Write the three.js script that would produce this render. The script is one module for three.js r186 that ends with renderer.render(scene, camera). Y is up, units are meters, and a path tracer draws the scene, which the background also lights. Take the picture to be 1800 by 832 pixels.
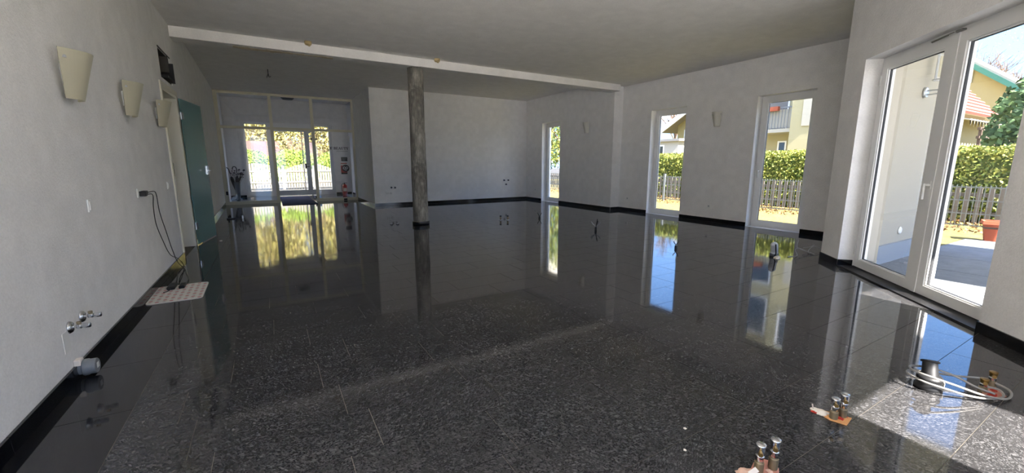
import * as THREE from 'three';
import { RoundedBoxGeometry } from 'three/addons/geometries/RoundedBoxGeometry.js';
import { TextGeometry } from 'three/addons/geometries/TextGeometry.js';
import { FontLoader } from 'three/addons/loaders/FontLoader.js';
import { mergeGeometries } from 'three/addons/utils/BufferGeometryUtils.js';
import { ImprovedNoise } from 'three/addons/math/ImprovedNoise.js';

// ---------------------------------------------------------------- camera, sky, sun, exposure
const scene = new THREE.Scene();
const renderer = new THREE.WebGLRenderer({ antialias: true });
renderer.toneMapping = THREE.LinearToneMapping;
renderer.toneMappingExposure = 2.2;
renderer.shadowMap.enabled = true;

const YAW = THREE.MathUtils.degToRad(30.34), PITCH = THREE.MathUtils.degToRad(10.08);
const camera = new THREE.PerspectiveCamera(60.04, 1800 / 832, 0.05, 400);
camera.position.set(0, 1.15, 0);
camera.lookAt(Math.sin(YAW) * Math.cos(PITCH), 1.15 - Math.sin(PITCH), -Math.cos(YAW) * Math.cos(PITCH));

const noise = new ImprovedNoise();
const fbm = (x, y, z, n = 4) => { let s = 0, a = 0.5; for (let i = 0; i < n; i++) { s += a * noise.noise(x, y, z); x *= 2.03; y *= 2.03; z *= 2.03; a *= 0.5; } return s; };
{ // spring sky: blue with broken white cloud all round
  const W = 1024, H = 512, d = new Float32Array(W * H * 4);
  for (let j = 0; j < H; j++) for (let i = 0; i < W; i++) {
    const el = ((j + 0.5) / H - 0.5) * Math.PI, az = ((i + 0.5) / W - 0.5) * 2 * Math.PI, y = Math.sin(el), c = Math.cos(el);
    const t = Math.pow(Math.max(0, y), 0.4);
    let r = 0.34 + (0.1 - 0.34) * t, g = 0.56 + (0.28 - 0.56) * t, b = 0.88 + (0.76 - 0.88) * t;
    if (y > 0) {
      const k = 1.6 / (y + 0.25), n = fbm(c * Math.cos(az) * k + 15.2, y * k * 0.7 + 11.8, c * Math.sin(az) * k, 5);
      const cl = THREE.MathUtils.smoothstep(n, 0.03, 0.3);
      r += (1.6 - r) * cl; g += (1.5 - g) * cl; b += (1.35 - b) * cl;
    }
    const o = (j * W + i) * 4; d[o] = r; d[o + 1] = g; d[o + 2] = b; d[o + 3] = 1;
  }
  const t = new THREE.DataTexture(d, W, H, THREE.RGBAFormat, THREE.FloatType);
  t.mapping = THREE.EquirectangularReflectionMapping; t.magFilter = THREE.LinearFilter; t.needsUpdate = true;
  scene.background = t; scene.environment = t;
  scene.backgroundIntensity = 2.1; scene.environmentIntensity = 2.1;
}
const sun = new THREE.DirectionalLight(0xfff8f0, 22);
sun.position.set(3 - 0.06 * 30, 1.03 * 30, -4 + 30); sun.target.position.set(3, 0, -4);
sun.castShadow = true; sun.shadow.mapSize.set(4096, 4096);
Object.assign(sun.shadow.camera, { left: -40, right: 40, top: 40, bottom: -40, near: 1, far: 120 });
scene.add(sun, sun.target);

// ---------------------------------------------------------------- helpers
let seed = 20240417;
const rnd = () => { seed = (seed * 1664525 + 1013904223) >>> 0; return seed / 4294967296; };
const rr = (a, b) => a + (b - a) * rnd();
const taken = new Map();
const numbered = (n) => { const k = taken.get(n) ?? 0; taken.set(n, k + 1); return k ? `${n}_${String(k).padStart(3, '0')}` : n; };
const shadow = (m) => { m.castShadow = m.receiveShadow = true; return m; };
function thing(name, label, category, pos = [0, 0, 0], turn = 0, group) {
  const o = new THREE.Group(); o.name = numbered(name); o.position.set(...pos); o.rotation.y = turn;
  o.userData = { label, category }; if (group) o.userData.group = group; scene.add(o); return o;
}
function struct(name, label, category, pos = [0, 0, 0], turn = 0) { const o = thing(name, label, category, pos, turn); o.userData.kind = 'structure'; return o; }
function part(parent, name, geo, mat, label) {
  const m = shadow(new THREE.Mesh(Array.isArray(geo) ? merge(geo) : geo, mat)); m.name = name; if (label) m.userData.label = label; parent.add(m); return m;
}
function solid(name, label, category, geo, mat, pos = [0, 0, 0], turn = 0, group) { // a thing that is one mesh
  const m = shadow(new THREE.Mesh(Array.isArray(geo) ? merge(geo) : geo, mat)); m.name = numbered(name); m.position.set(...pos); m.rotation.y = turn;
  m.userData = { label, category }; if (group) m.userData.group = group; scene.add(m); return m;
}
function solidStruct(...a) { const m = solid(...a); m.userData.kind = 'structure'; return m; }
function merge(list) {
  return mergeGeometries(list.map((g) => { g = g.index ? g.toNonIndexed() : g.clone(); for (const k of Object.keys(g.attributes)) if (!['position', 'normal', 'uv'].includes(k)) g.deleteAttribute(k); return g; }));
}
function metreUV(g) { // uv in metres from the dominant axis of each face
  g = g.index ? g.toNonIndexed() : g; g.computeVertexNormals();
  const p = g.attributes.position, n = g.attributes.normal, uv = new Float32Array(p.count * 2);
  for (let i = 0; i < p.count; i++) {
    const ax = Math.abs(n.getX(i)), ay = Math.abs(n.getY(i)), az = Math.abs(n.getZ(i));
    if (ay >= ax && ay >= az) { uv[2 * i] = p.getX(i); uv[2 * i + 1] = p.getZ(i); }
    else if (ax >= az) { uv[2 * i] = p.getZ(i); uv[2 * i + 1] = p.getY(i); }
    else { uv[2 * i] = p.getX(i); uv[2 * i + 1] = p.getY(i); }
  }
  g.setAttribute('uv', new THREE.BufferAttribute(uv, 2)); return g;
}
// box from min to max corners
const bx = (x0, x1, y0, y1, z0, z1) => metreUV(new THREE.BoxGeometry(x1 - x0, y1 - y0, z1 - z0).translate((x0 + x1) / 2, (y0 + y1) / 2, (z0 + z1) / 2));
const rbx = (x0, x1, y0, y1, z0, z1, r = 0.004, s = 2) => new RoundedBoxGeometry(x1 - x0, y1 - y0, z1 - z0, s, r).translate((x0 + x1) / 2, (y0 + y1) / 2, (z0 + z1) / 2);
const cyl = (r0, r1, h, n = 20) => new THREE.CylinderGeometry(r1, r0, h, n).translate(0, h / 2, 0); // base at y 0, r0 bottom
const tube = (pts, r, seg = 40, n = 8, closed = false) => new THREE.TubeGeometry(new THREE.CatmullRomCurve3(pts.map((p) => new THREE.Vector3(...p)), closed), seg, r, n, closed);
const lathe = (prof, n = 24) => new THREE.LatheGeometry(prof.map(([r, y]) => new THREE.Vector2(r, y)), n);
function rod(a, b, r, n = 8) { // straight round bar
  const A = new THREE.Vector3(...a), B = new THREE.Vector3(...b), d = B.clone().sub(A), g = new THREE.CylinderGeometry(r, r, d.length(), n);
  g.applyQuaternion(new THREE.Quaternion().setFromUnitVectors(new THREE.Vector3(0, 1, 0), d.normalize())); return g.translate((A.x + B.x) / 2, (A.y + B.y) / 2, (A.z + B.z) / 2);
}
function prism(poly, y0, y1) { // plan polygon [x, z] extruded upward
  const s = new THREE.Shape(poly.map(([x, z]) => new THREE.Vector2(x, -z)));
  return metreUV(new THREE.ExtrudeGeometry(s, { depth: y1 - y0, bevelEnabled: false }).rotateX(-Math.PI / 2).translate(0, y0, 0));
}
function sheet(fn, nu, nv, th) { // curved plate: fn(u, v) -> [x, y, z] on 0..1, with thickness
  const pos = [], idx = [], P = [], N = [];
  for (let j = 0; j <= nv; j++) for (let i = 0; i <= nu; i++) {
    const u = i / nu, v = j / nv, e = 1e-3, p = new THREE.Vector3(...fn(u, v));
    const du = new THREE.Vector3(...fn(u + e, v)).sub(new THREE.Vector3(...fn(u - e, v))), dv = new THREE.Vector3(...fn(u, v + e)).sub(new THREE.Vector3(...fn(u, v - e)));
    P.push(p); N.push(du.cross(dv).normalize());
  }
  const w = nu + 1, tot = P.length;
  for (const s of [1, -1]) P.forEach((p, k) => pos.push(p.x + N[k].x * th / 2 * s, p.y + N[k].y * th / 2 * s, p.z + N[k].z * th / 2 * s));
  const q = (a, b, c, d) => idx.push(a, b, c, a, c, d);
  for (let j = 0; j < nv; j++) for (let i = 0; i < nu; i++) { const a = j * w + i; q(a, a + 1, a + w + 1, a + w); q(tot + a, tot + a + w, tot + a + w + 1, tot + a + 1); }
  for (let i = 0; i < nu; i++) { q(i + 1, i, tot + i, tot + i + 1); const a = nv * w + i; q(a, a + 1, tot + a + 1, tot + a); }
  for (let j = 0; j < nv; j++) { const a = j * w; q(a, a + w, tot + a + w, tot + a); const b = a + nu; q(b + w, b, tot + b, tot + b + w); }
  const g = new THREE.BufferGeometry(); g.setAttribute('position', new THREE.Float32BufferAttribute(pos, 3)); g.setIndex(idx);
  return metreUV(g);
}
// a wall standing on plan line p0 -> p1 (room face on the line, thickness to the right-hand outside); holes are [s0, s1, y0, y1]
function wallGeo([x0, z0], [x1, z1], h, th, holes = [], y0 = 0) {
  const L = Math.hypot(x1 - x0, z1 - z0), dx = (x1 - x0) / L, dz = (z1 - z0) / L, s = new THREE.Shape();
  s.moveTo(0, y0);
  for (const [a, b, ya, yb] of holes.filter((q) => q[2] <= y0).sort((a, b) => a[0] - b[0])) { s.lineTo(a, y0); s.lineTo(a, yb); s.lineTo(b, yb); s.lineTo(b, y0); }
  s.lineTo(L, y0); s.lineTo(L, h); s.lineTo(0, h); s.closePath();
  for (const [a, b, ya, yb] of holes.filter((q) => q[2] > y0)) s.holes.push(new THREE.Path([[a, ya], [b, ya], [b, yb], [a, yb]].map((q) => new THREE.Vector2(...q))));
  const g = metreUV(new THREE.ExtrudeGeometry(s, { depth: th, bevelEnabled: false }));
  return g.applyMatrix4(new THREE.Matrix4().makeBasis(new THREE.Vector3(dx, 0, dz), new THREE.Vector3(0, 1, 0), new THREE.Vector3(-dz, 0, dx)).setPosition(x0, 0, z0));
}

// ---------------------------------------------------------------- textures and materials
function dataTex(n, fn, srgb, wrapMetres) {
  const d = new Uint8Array(n * n * 4);
  for (let j = 0; j < n; j++) for (let i = 0; i < n; i++) { const c = fn(i, j), o = (j * n + i) * 4; for (let k = 0; k < 3; k++) d[o + k] = Math.max(0, Math.min(255, c[k] * 255)); d[o + 3] = 255; }
  const t = new THREE.DataTexture(d, n, n); t.wrapS = t.wrapT = THREE.RepeatWrapping; t.magFilter = t.minFilter = THREE.LinearFilter;
  if (srgb) t.colorSpace = THREE.SRGBColorSpace; t.repeat.set(1 / wrapMetres, 1 / wrapMetres); t.needsUpdate = true; return t;
}
const hash = (i, j, n) => { let h = (((i % n) + n) % n) * 374761393 + (((j % n) + n) % n) * 668265263; h = (h ^ (h >>> 13)) * 1274126177; return ((h ^ (h >>> 16)) >>> 0) / 4294967296; };
const vnoise = (x, y, n) => { const i = Math.floor(x), j = Math.floor(y), fx = x - i, fy = y - j, sx = fx * fx * (3 - 2 * fx), sy = fy * fy * (3 - 2 * fy); return (hash(i, j, n) * (1 - sx) + hash(i + 1, j, n) * sx) * (1 - sy) + (hash(i, j + 1, n) * (1 - sx) + hash(i + 1, j + 1, n) * sx) * sy; };
// woodchip wallpaper relief
const chip = dataTex(512, (i, j) => { const v = 0.55 * vnoise(i / 4, j / 4, 128) + 0.3 * vnoise(i / 2, j / 2, 256) + 0.35 * Math.pow(vnoise(i / 8 + 9, j / 8, 64), 3); return [v, v, v]; }, false, 0.8);
const wallTone = dataTex(512, (i, j) => { const v = 0.94 + 0.03 * (vnoise(i / 32, j / 32, 16) - 0.5) + 0.03 * (vnoise(i / 3, j / 3, 170) - 0.5); return [v, v * 0.994, v * 0.985]; }, true, 1.6);
const concreteTex = dataTex(512, (i, j) => {
  const a = vnoise(i / 40, j / 90, 12), b = vnoise(i / 9, j / 24, 56), c = vnoise(i / 3, j / 3, 170);
  let v = 0.50 + 0.22 * (a - 0.5) + 0.16 * (b - 0.5) + 0.1 * (c - 0.5); if (vnoise(i / 14 + 5, j / 30, 36) > 0.8) v += 0.07;
  return [v, v * 0.97, v * 0.9];
}, true, 1.2);
function graniteTex(variant) { // dark grey granite with long pale crystals
  const n = 1024, v = new Float32Array(n * n), blue = new Float32Array(n * n);
  for (let j = 0; j < n; j++) for (let i = 0; i < n; i++) v[j * n + i] = 0.02 + 0.04 * Math.pow(vnoise(i / 2.6, j / 2.6, 394), 2) + 0.02 * vnoise(i / 40, j / 40, 26);
  for (let k = 0; k < 60000; k++) {
    const cx = rnd() * n, cy = rnd() * n, big = rnd() < 0.07, L = big ? rr(4, 10) : rr(1.5, 4.5), Wd = L * rr(0.22, 0.5), ang = 0.5 + rr(-0.75, 0.75) + variant, br = (big ? rr(0.04, 0.17) : rr(0.02, 0.15)) * (0.7 + 0.6 * vnoise(cx / 90, cy / 90, 11)), ca = Math.cos(ang), sa = Math.sin(ang), R = Math.ceil(L);
    for (let y = -R; y <= R; y++) for (let x = -R; x <= R; x++) {
      const u = (x * ca + y * sa) / L, w = (-x * sa + y * ca) / Wd, q = u * u + w * w; if (q > 1) continue;
      const o = ((Math.floor(cy + y) + n) % n) * n + (Math.floor(cx + x) + n) % n; v[o] = Math.max(v[o], br * (1 - q * q) * (0.55 + 0.45 * hash(o, k, 9973)) + 0.03);
    }
  }
  return dataTex(n, (i, j) => { const L = v[j * n + i], s = (x) => (x <= 0.0031308 ? 12.92 * x : 1.055 * Math.pow(x, 1 / 2.4) - 0.055); return [s(L * 0.6), s(L * 0.595), s(L * 0.62)]; }, true, 1.3);
}
const std = (color, roughness = 0.6, extra = {}) => new THREE.MeshStandardMaterial({ color, roughness, ...extra });
const phy = (color, roughness, extra = {}) => new THREE.MeshPhysicalMaterial({ color, roughness, ...extra });
const M = {
  wall: std(0xffffff, 0.93, { map: wallTone, bumpMap: chip, bumpScale: 0.002 }),
  ceil: std(0xfdfcfa, 0.95, { map: wallTone, bumpMap: chip, bumpScale: 0.0008 }),
  paint: std(0xf0efec, 0.55), pvc: std(0xeeeeec, 0.35), cream: std(0xe2dcc2, 0.45), gasket: std(0x2a2b2d, 0.6),
  concrete: std(0xffffff, 0.9, { map: concreteTex, bumpMap: concreteTex, bumpScale: 0.006 }),
  grout: std(0x6d675e, 0.9), black: std(0x0f0f11, 0.5), blackGlossy: phy(0x111114, 0.12), darkPlastic: std(0x1b1c1e, 0.45),
  chrome: std(0xd8dadd, 0.13, { metalness: 1 }), steel: std(0xb9bcc0, 0.3, { metalness: 1 }), brass: std(0x9c7f4c, 0.32, { metalness: 1 }), dullBrass: std(0x96876c, 0.5, { metalness: 0.75 }),
  glass: phy(0xffffff, 0.0, { transmission: 1, thickness: 0, ior: 1.5 }),
  frosted: phy(0xcdc8b0, 0.4, { transmission: 0.25, thickness: 0 }),
  paleFrosted: phy(0xe6e3d6, 0.4, { transmission: 0.2, thickness: 0 }),
  teal: phy(0x6f9c97, 0.22, { transmission: 0.2, thickness: 0 }), tealEdge: std(0x4b7f78, 0.3),
  greyPlastic: std(0x787d82, 0.45), whitePlastic: std(0xe9e9e6, 0.4), lightGrey: std(0xa9adb2, 0.6),
  pencil: std(0x9a9894, 0.9), pinkPlaster: std(0xc48a78, 0.95), redGrout: std(0xb0301f, 0.85), whiteRag: std(0xe6ddd2, 0.95),
};
const granite = [0, 0.35, 2.2].map((v) => phy(0xffffff, 0.055, { map: graniteTex(v), ior: 1.5 }));
const border = phy(0x1c1c1f, 0.05, { ior: 1.5 });

// ---------------------------------------------------------------- the room: plan and shell
const HF = 2.98, HR = 3.12, XL = -1.0, XR = 7.58, XR1 = 7.3, ZB = -11.55, ZP = -14.0, ZV = -16.9, ZS = 1.22, XS = 3.2, DC = 3.46, ZH = -1.7, XW = -4.5;
const R2 = Math.SQRT1_2;
const diag = (s, c = DC) => [(c / Math.SQRT2 + s) * R2, (c / Math.SQRT2 - s) * R2]; // plan point on the diagonal wall
const dS0 = (XS - (DC - XS)) * R2, dS1 = 5.77; // ends of the diagonal wall
const dEnd = diag(dS1);
const leftLow = [-1.0, -7.3], leftFar = [-1.15, ZP];
const DOOR_OPEN = [3.42, 5.36];

const floor = struct('floor', 'polished dark grey speckled granite tile floor', 'floor');
part(floor, 'screed', prism([[XW - 0.3, 1.55], [XW - 0.3, -2], [-1.6, -2], [-1.6, -17.2], [3.0, -17.2], [3.0, -11.9], [7.9, -11.9], [7.9, -2.0], [5.95, -2.0], [3.5, 0.45], [3.5, 1.55]], -0.25, -0.0025), M.grout);
{
  const clip = (poly, a, b, c) => { const out = []; for (let i = 0; i < poly.length; i++) { const p = poly[i], q = poly[(i + 1) % poly.length], dp = a * p[0] + b * p[1] - c, dq = a * q[0] + b * q[1] - c; if (dp <= 0) out.push(p); if (dp * dq < 0) { const t = dp / (dp - dq); out.push([p[0] + (q[0] - p[0]) * t, p[1] + (q[1] - p[1]) * t]); } } return out; };
  const BW = 0.34, pitch = 0.3035, z00 = -0.37, jt = 0.0015;
  const regions = [ // x limits by z band [zNear, zFar, planes]
    [ZS, -2.35, [[1, 1, DC], [1, 0, XS + 9]]], [-2.35, -7.6, [[1, 0, XR]]], [-7.6, ZB, [[1, 0, XR1]]], [ZB, ZV, [[1, 0, 2.42]]],
  ];
  const polys = [];
  const off = [];
  for (let r = -6; r < 55; r++) {
    const zn = z00 - (r) * pitch, zf = zn - pitch; // near and far edge of the row
    const phase = r === 1 ? 1.5 : r === 8 ? -0.47 : r === 9 ? -0.07 : r === 13 ? -0.08 : r === 14 ? 0.33 : rr(0, 0.6);
    const start = -0.66 + (((phase + 0.66) % 0.6) + 0.6) % 0.6 - 0.6;
    for (let x = start; x < XR; x += 0.6) {
      const x0 = Math.max(x, -0.66), x1 = x + 0.6; if (x1 - x0 < 0.02) continue;
      for (const [rn, rf, planes] of regions) {
        let p = [[x0 + jt, zn - jt], [x1 - jt, zn - jt], [x1 - jt, zf + jt], [x0 + jt, zf + jt]];
        p = clip(p, 0, 1, rn); if (p.length > 2) p = clip(p, 0, -1, -rf); if (p.length > 2 && rn === ZS) { p = clip(p, 1, 1, DC); if (p.length > 2 && zn > 0.23) p = clip(p, 1, 0, XS); }
        for (const [a, b, c] of planes) if (p.length > 2 && rn !== ZS) p = clip(p, a, b, c);
        if (p.length > 2) polys.push({ p, border: false });
      }
    }
  }
  const leftX = (z) => z > -7.3 ? XL : XL - 0.15 * (-7.3 - z) / 6.7;
  for (let z = ZS; z > ZV; z -= 0.61) polys.push({ p: [[leftX(z) + 0.004, z - jt], [-0.66 - jt, z - jt], [-0.66 - jt, Math.max(z - 0.61 + jt, ZV)], [leftX(z - 0.6) + 0.004, Math.max(z - 0.61 + jt, ZV)]], border: true });
  for (const q of polys) {
    const cx = q.p.reduce((a, b) => a + b[0], 0) / q.p.length, cz = q.p.reduce((a, b) => a + b[1], 0) / q.p.length;
    q.c = [cx, cz];
    const scr = q.p.map(([x, z]) => new THREE.Vector3(x, 0, z)); camera.updateMatrixWorld(); camera.updateProjectionMatrix();
    const inFront = scr.every((v) => v.clone().applyMatrix4(camera.matrixWorldInverse).z < -0.05);
    q.area = 0;
    if (inFront) {
      const s = scr.map((v) => v.project(camera)).map((v) => [Math.max(-1, Math.min(1, v.x)), Math.max(-1, Math.min(1, v.y))]);
      for (let i = 0; i < s.length; i++) { const a = s[i], b = s[(i + 1) % s.length]; q.area += (a[0] * b[1] - b[0] * a[1]) / 2; } q.area = Math.abs(q.area);
    }
  }
  polys.sort((a, b) => b.area - a.area);
  const tileGeo = (q) => {
    const g = prism(q.p.map(([x, z]) => [x - q.c[0], z - q.c[1]]), -0.012, 0), uv = g.attributes.uv, ou = rnd() * 1.3, ov = rnd() * 1.3;
    for (let i = 0; i < uv.count; i++) uv.setXY(i, uv.getX(i) + ou, uv.getY(i) + ov); return g;
  };
  const rest = [];
  let nTile = 0, nBorder = 0;
  polys.forEach((q, k) => {
    if (q.area > 0 && k < 300) {
      const g = tileGeo(q), m = part(floor, q.border ? (nBorder++ ? `border_tile_${String(nBorder - 1).padStart(3, '0')}` : 'border_tile') : (nTile++ ? `tile_${String(nTile - 1).padStart(3, '0')}` : 'tile'), g, q.border ? border : granite[Math.floor(rnd() * 3)]);
      m.position.set(q.c[0], 0, q.c[1]); m.rotation.set(rr(-1, 1) * 0.0009, 0, rr(-1, 1) * 0.0009);
    } else rest.push(tileGeo(q).translate(q.c[0], 0, q.c[1]));
  });
  const pale = []; for (let x = XW; x < XL - 0.01; x += 0.5) for (let z = ZH; z < ZS - 0.1; z += 0.292) pale.push(tileGeo({ p: [[x + 0.002, z + 0.29], [x + 0.498, z + 0.29], [x + 0.498, z + 0.002], [x + 0.002, z + 0.002]], c: [x, z] }).translate(x, 0, z));
  part(floor, 'pale_tiles', pale, std(0xd4d0c8, 0.4), 'cream tiles of the side bay behind the camera').userData.kind = 'stuff';
  const m = part(floor, 'tiles', rest, granite[0]); m.userData.kind = 'stuff'; m.userData.label = 'small distant floor tiles';
}

// walls
{
  const dz0 = leftLow[1];
  const doorS = [-7.22 - dz0, -6.33 - dz0], nicheS = [-7.16 - dz0, -6.47 - dz0];
  const wl = struct('wall_left', 'long white woodchip wall with sconces', 'wall');
  part(wl, 'wall_surface', wallGeo(leftLow, [XL, ZH], HF, 0.3, [[doorS[0], doorS[1], 0, 2.04], [nicheS[0], nicheS[1], 2.16, 2.5]]), M.wall);
  part(wl, 'wall_surface', wallGeo([-1.2, -17.0], [-1.0, -7.3], HR, 0.3), M.wall);
  part(wl, 'wall_surface', wallGeo([-1.2, -17.0], [-1.145, -14.06], 3.34, 0.3, [], HR), M.wall);
  part(wl, 'wall_surface', wallGeo([-1.0, -7.73], [-1.0, -7.3], HR, 0.3).translate(-0.011, 0, 0), M.wall);
  const wr = struct('wall_right', 'white window wall', 'wall');
  const win = (z0, z1, base) => [base - z1, base - z0, 0, 2.33];
  part(wr, 'wall_surface', wallGeo([XR, -2.35], [XR, -7.6], HF, 0.34, [win(-4.33, -3.41, -2.35), win(-6.7, -5.78, -2.35)]), M.wall);
  part(wr, 'wall_surface', wallGeo([XR1, -7.6], [XR1, ZB], HR, 0.34, [[7.6 * -1 + 9.74, 10.65 - 7.6, 0, 2.36]].map(([a, b, c, d]) => [a, b, c, d])), M.wall);
  const wb = struct('wall_back', 'plain white back wall', 'wall');
  part(wb, 'wall_surface', wallGeo([XR1 + 0.34, ZB], [2.72, ZB], HR, 0.33), M.wall);
  part(wb, 'wall_surface', wallGeo([2.42, ZB], [2.42, ZP - 0.15], HR, 0.3), M.wall);
  const we = struct('wall_entrance', 'white wall of the glazed entrance porch', 'wall');
  part(we, 'wall_surface', wallGeo([2.7, ZP - 0.1], [2.7, ZV], 3.34, 0.3), M.wall);
  part(we, 'wall_surface', wallGeo([3.0, ZV], [-1.5, ZV], 3.34, 0.3, [[3.0 - 2.14, 3.0 + 0.74, 0, 2.56]]), M.wall);
  const wd = struct('wall_diagonal', 'white slanting wall around the terrace door', 'wall');
  part(wd, 'wall_surface', wallGeo(diag(dS0), dEnd, HF, 0.36, [[DOOR_OPEN[0] - dS0, DOOR_OPEN[1] - dS0, 0, 2.23]]), M.wall);
  const wg = struct('wall_wing', 'white wall with grey plinth beside the terrace', 'wall');
  part(wg, 'wall_surface', bx(dEnd[0] + 0.0, XR + 0.34, 0, HF, -2.35, -1.95), M.wall);
  part(wg, 'outside_render', bx(5.9, XR + 0.34, 0, HF, -1.95, -1.9), std(0xaaa496, 0.95, { bumpMap: chip, bumpScale: 0.002 }));
  part(wg, 'plinth', bx(5.99, XR + 0.37, -0.05, 0.2, -1.9, -1.865), std(0x8d949c, 0.8));
  const ws = struct('wall_south', 'white wall behind the camera with glazed doors', 'wall');
  const u = (x) => x - (XW - 0.3);
  part(ws, 'wall_surface', wallGeo([XW - 0.3, ZS], [XS + 0.3, ZS], HF, 0.33, [[u(-4.4), u(-3.3), 0, 2.86], [u(-3.25), u(-2.15), 0, 2.86], [u(-2.1), u(-1.0), 0, 2.86], [u(-0.95), u(0.1), 0, 2.86], [u(0.15), u(1.25), 0, 2.33], [u(2.0), u(2.93), 0, 2.33]]), M.wall);
  part(ws, 'wall_surface', wallGeo([XW, ZH], [XW, ZS], HF, 0.3), M.wall);
  part(ws, 'wall_surface', bx(XW - 0.3, XL - 0.3, 0, HF, ZH - 0.3, ZH), M.wall);
  part(ws, 'wall_surface', wallGeo([XS, ZS], diag(dS0), HF, 0.3), M.wall);
  const cl = struct('ceiling', 'white ceiling with a shallow cross beam', 'ceiling');
  part(cl, 'ceiling_surface', prism([[-1.3, -7.57], [7.92, -7.57], [7.92, -1.9], [5.95, -1.9], [3.5, 0.5], [3.5, 1.55], [XW - 0.3, 1.55], [XW - 0.3, ZH - 0.3], [-1.3, ZH - 0.3]], HF, 3.4), M.ceil);
  part(cl, 'ceiling_surface', prism([[-1.55, -7.57], [-1.55, ZP - 0.06], [3.0, ZP - 0.06], [3.0, -11.88], [7.92, -11.88], [7.92, -7.57]], HR, 3.4), M.ceil);
  part(cl, 'ceiling_surface', prism([[-1.55, ZP - 0.06], [-1.55, -17.2], [3.0, -17.2], [3.0, ZP - 0.06]], 3.34, 3.5), M.ceil);
  part(cl, 'beam', bx(XL - 0.05, XR1, 2.84, HR, -7.72, -7.42), M.ceil);
  const patch = []; for (let i = 0; i < 26; i++) { const x = -0.3 + i * 0.052; patch.push(bx(x, x + 0.055, 2.836, 2.842, -7.6 - 0.05 * rnd() - 0.03 * Math.sin(i * 0.25), -7.5 - 0.04 * rnd())); }
  part(cl, 'plaster_scar', patch, std(0xcdbfa4, 0.95), 'rough beige plaster scar under the beam');
  // pillar step in the right wall is the end face of the deeper wall section
}
// skirting: black granite strips, one mesh each
{
  const mk = (name, runs, h = 0.075) => {
    const g = struct(name, `black granite skirting of the ${name.split('_')[1]} wall`, 'skirting'); let n = 0;
    for (const [[x0, z0], [x1, z1]] of runs) {
      const L = Math.hypot(x1 - x0, z1 - z0), dx = (x1 - x0) / L, dz = (z1 - z0) / L, N = Math.max(1, Math.round(L / 0.6)), st = L / N;
      for (let i = 0; i < N; i++) {
        const b = new RoundedBoxGeometry(st - 0.002, h, 0.014, 1, 0.002).translate(st / 2, h / 2 + 0.001, -0.007);
        b.applyMatrix4(new THREE.Matrix4().makeBasis(new THREE.Vector3(dx, 0, dz), new THREE.Vector3(0, 1, 0), new THREE.Vector3(-dz, 0, dx)).setPosition(x0 + dx * st * i, 0, z0 + dz * st * i));
        part(g, n++ ? `strip_${String(n - 1).padStart(3, '0')}` : 'strip', b, M.blackGlossy);
      }
    }
  };
  mk('baseboard_left', [[[XL, -6.33], [XL, ZH]], [[-1.15, ZP], [-1.004, -7.32]]]);
  mk('baseboard_right', [[[XR, -2.35], [XR, -3.41]], [[XR, -4.33], [XR, -5.78]], [[XR, -6.7], [XR, -7.6]], [[XR, -7.6], [XR1, -7.6]].reverse().reverse(), [[XR1, -7.6], [XR1, -9.74]], [[XR1, -10.65], [XR1, ZB]]]);
  mk('baseboard_back', [[[XR1, ZB], [2.42, ZB]], [[2.42, ZB], [2.42, ZP]]]);
  mk('baseboard_diagonal', [[diag(dS0), diag(DOOR_OPEN[0])], [diag(DOOR_OPEN[1]), dEnd], [diag(DOOR_OPEN[1], DC + 0.2), diag(DOOR_OPEN[1])]]);
  mk('baseboard_entrance', [[[2.7, ZP - 0.1], [2.7, ZV]], [[2.7, ZV], [2.14, ZV]], [[-0.74, ZV], [-1.2, ZV]]]);
}

// ---------------------------------------------------------------- windows and doors
const bars = (x0, x1, y0, y1, b, z0, z1, bb = b) => [bx(x0, x1, y0, y0 + bb, z0, z1), bx(x0, x1, y1 - b, y1, z0, z1), bx(x0, x0 + b, y0 + bb, y1 - b, z0, z1), bx(x1 - b, x1, y0 + bb, y1 - b, z0, z1)];
function lever(parent, x, y, z, side, mat) { // window handle: rosette, neck and drooping lever; room side is -z
  const h = part(parent, 'handle', [rbx(x - 0.014, x + 0.014, y - 0.035, y + 0.035, z - 0.01, z, 0.003), rod([x, y, z], [x, y, z - 0.045], 0.009), rbx(x - 0.011, x + 0.011, y - 0.125, y + 0.012, z - 0.058, z - 0.04, 0.006)], mat); return h;
}
function sashParts(g, x0, x1, y0, y1, z, bar = 0.075) {
  const s = part(g, 'sash', bars(x0, x1, y0, y1, bar, z - 0.018, z + 0.055), M.pvc);
  part(s, 'glazing_bead', bars(x0 + bar - 0.002, x1 - bar + 0.002, y0 + bar - 0.002, y1 - bar + 0.002, 0.014, z - 0.008, z + 0.03), M.pvc);
  part(s, 'gasket', bars(x0 + bar + 0.01, x1 - bar - 0.01, y0 + bar + 0.01, y1 - bar - 0.01, 0.006, z + 0.004, z + 0.024), M.gasket);
  part(s, 'pane', bx(x0 + bar + 0.006, x1 - bar - 0.006, y0 + bar + 0.006, y1 - bar - 0.006, z + 0.013, z + 0.0135), M.glass);
  return s;
}
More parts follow.
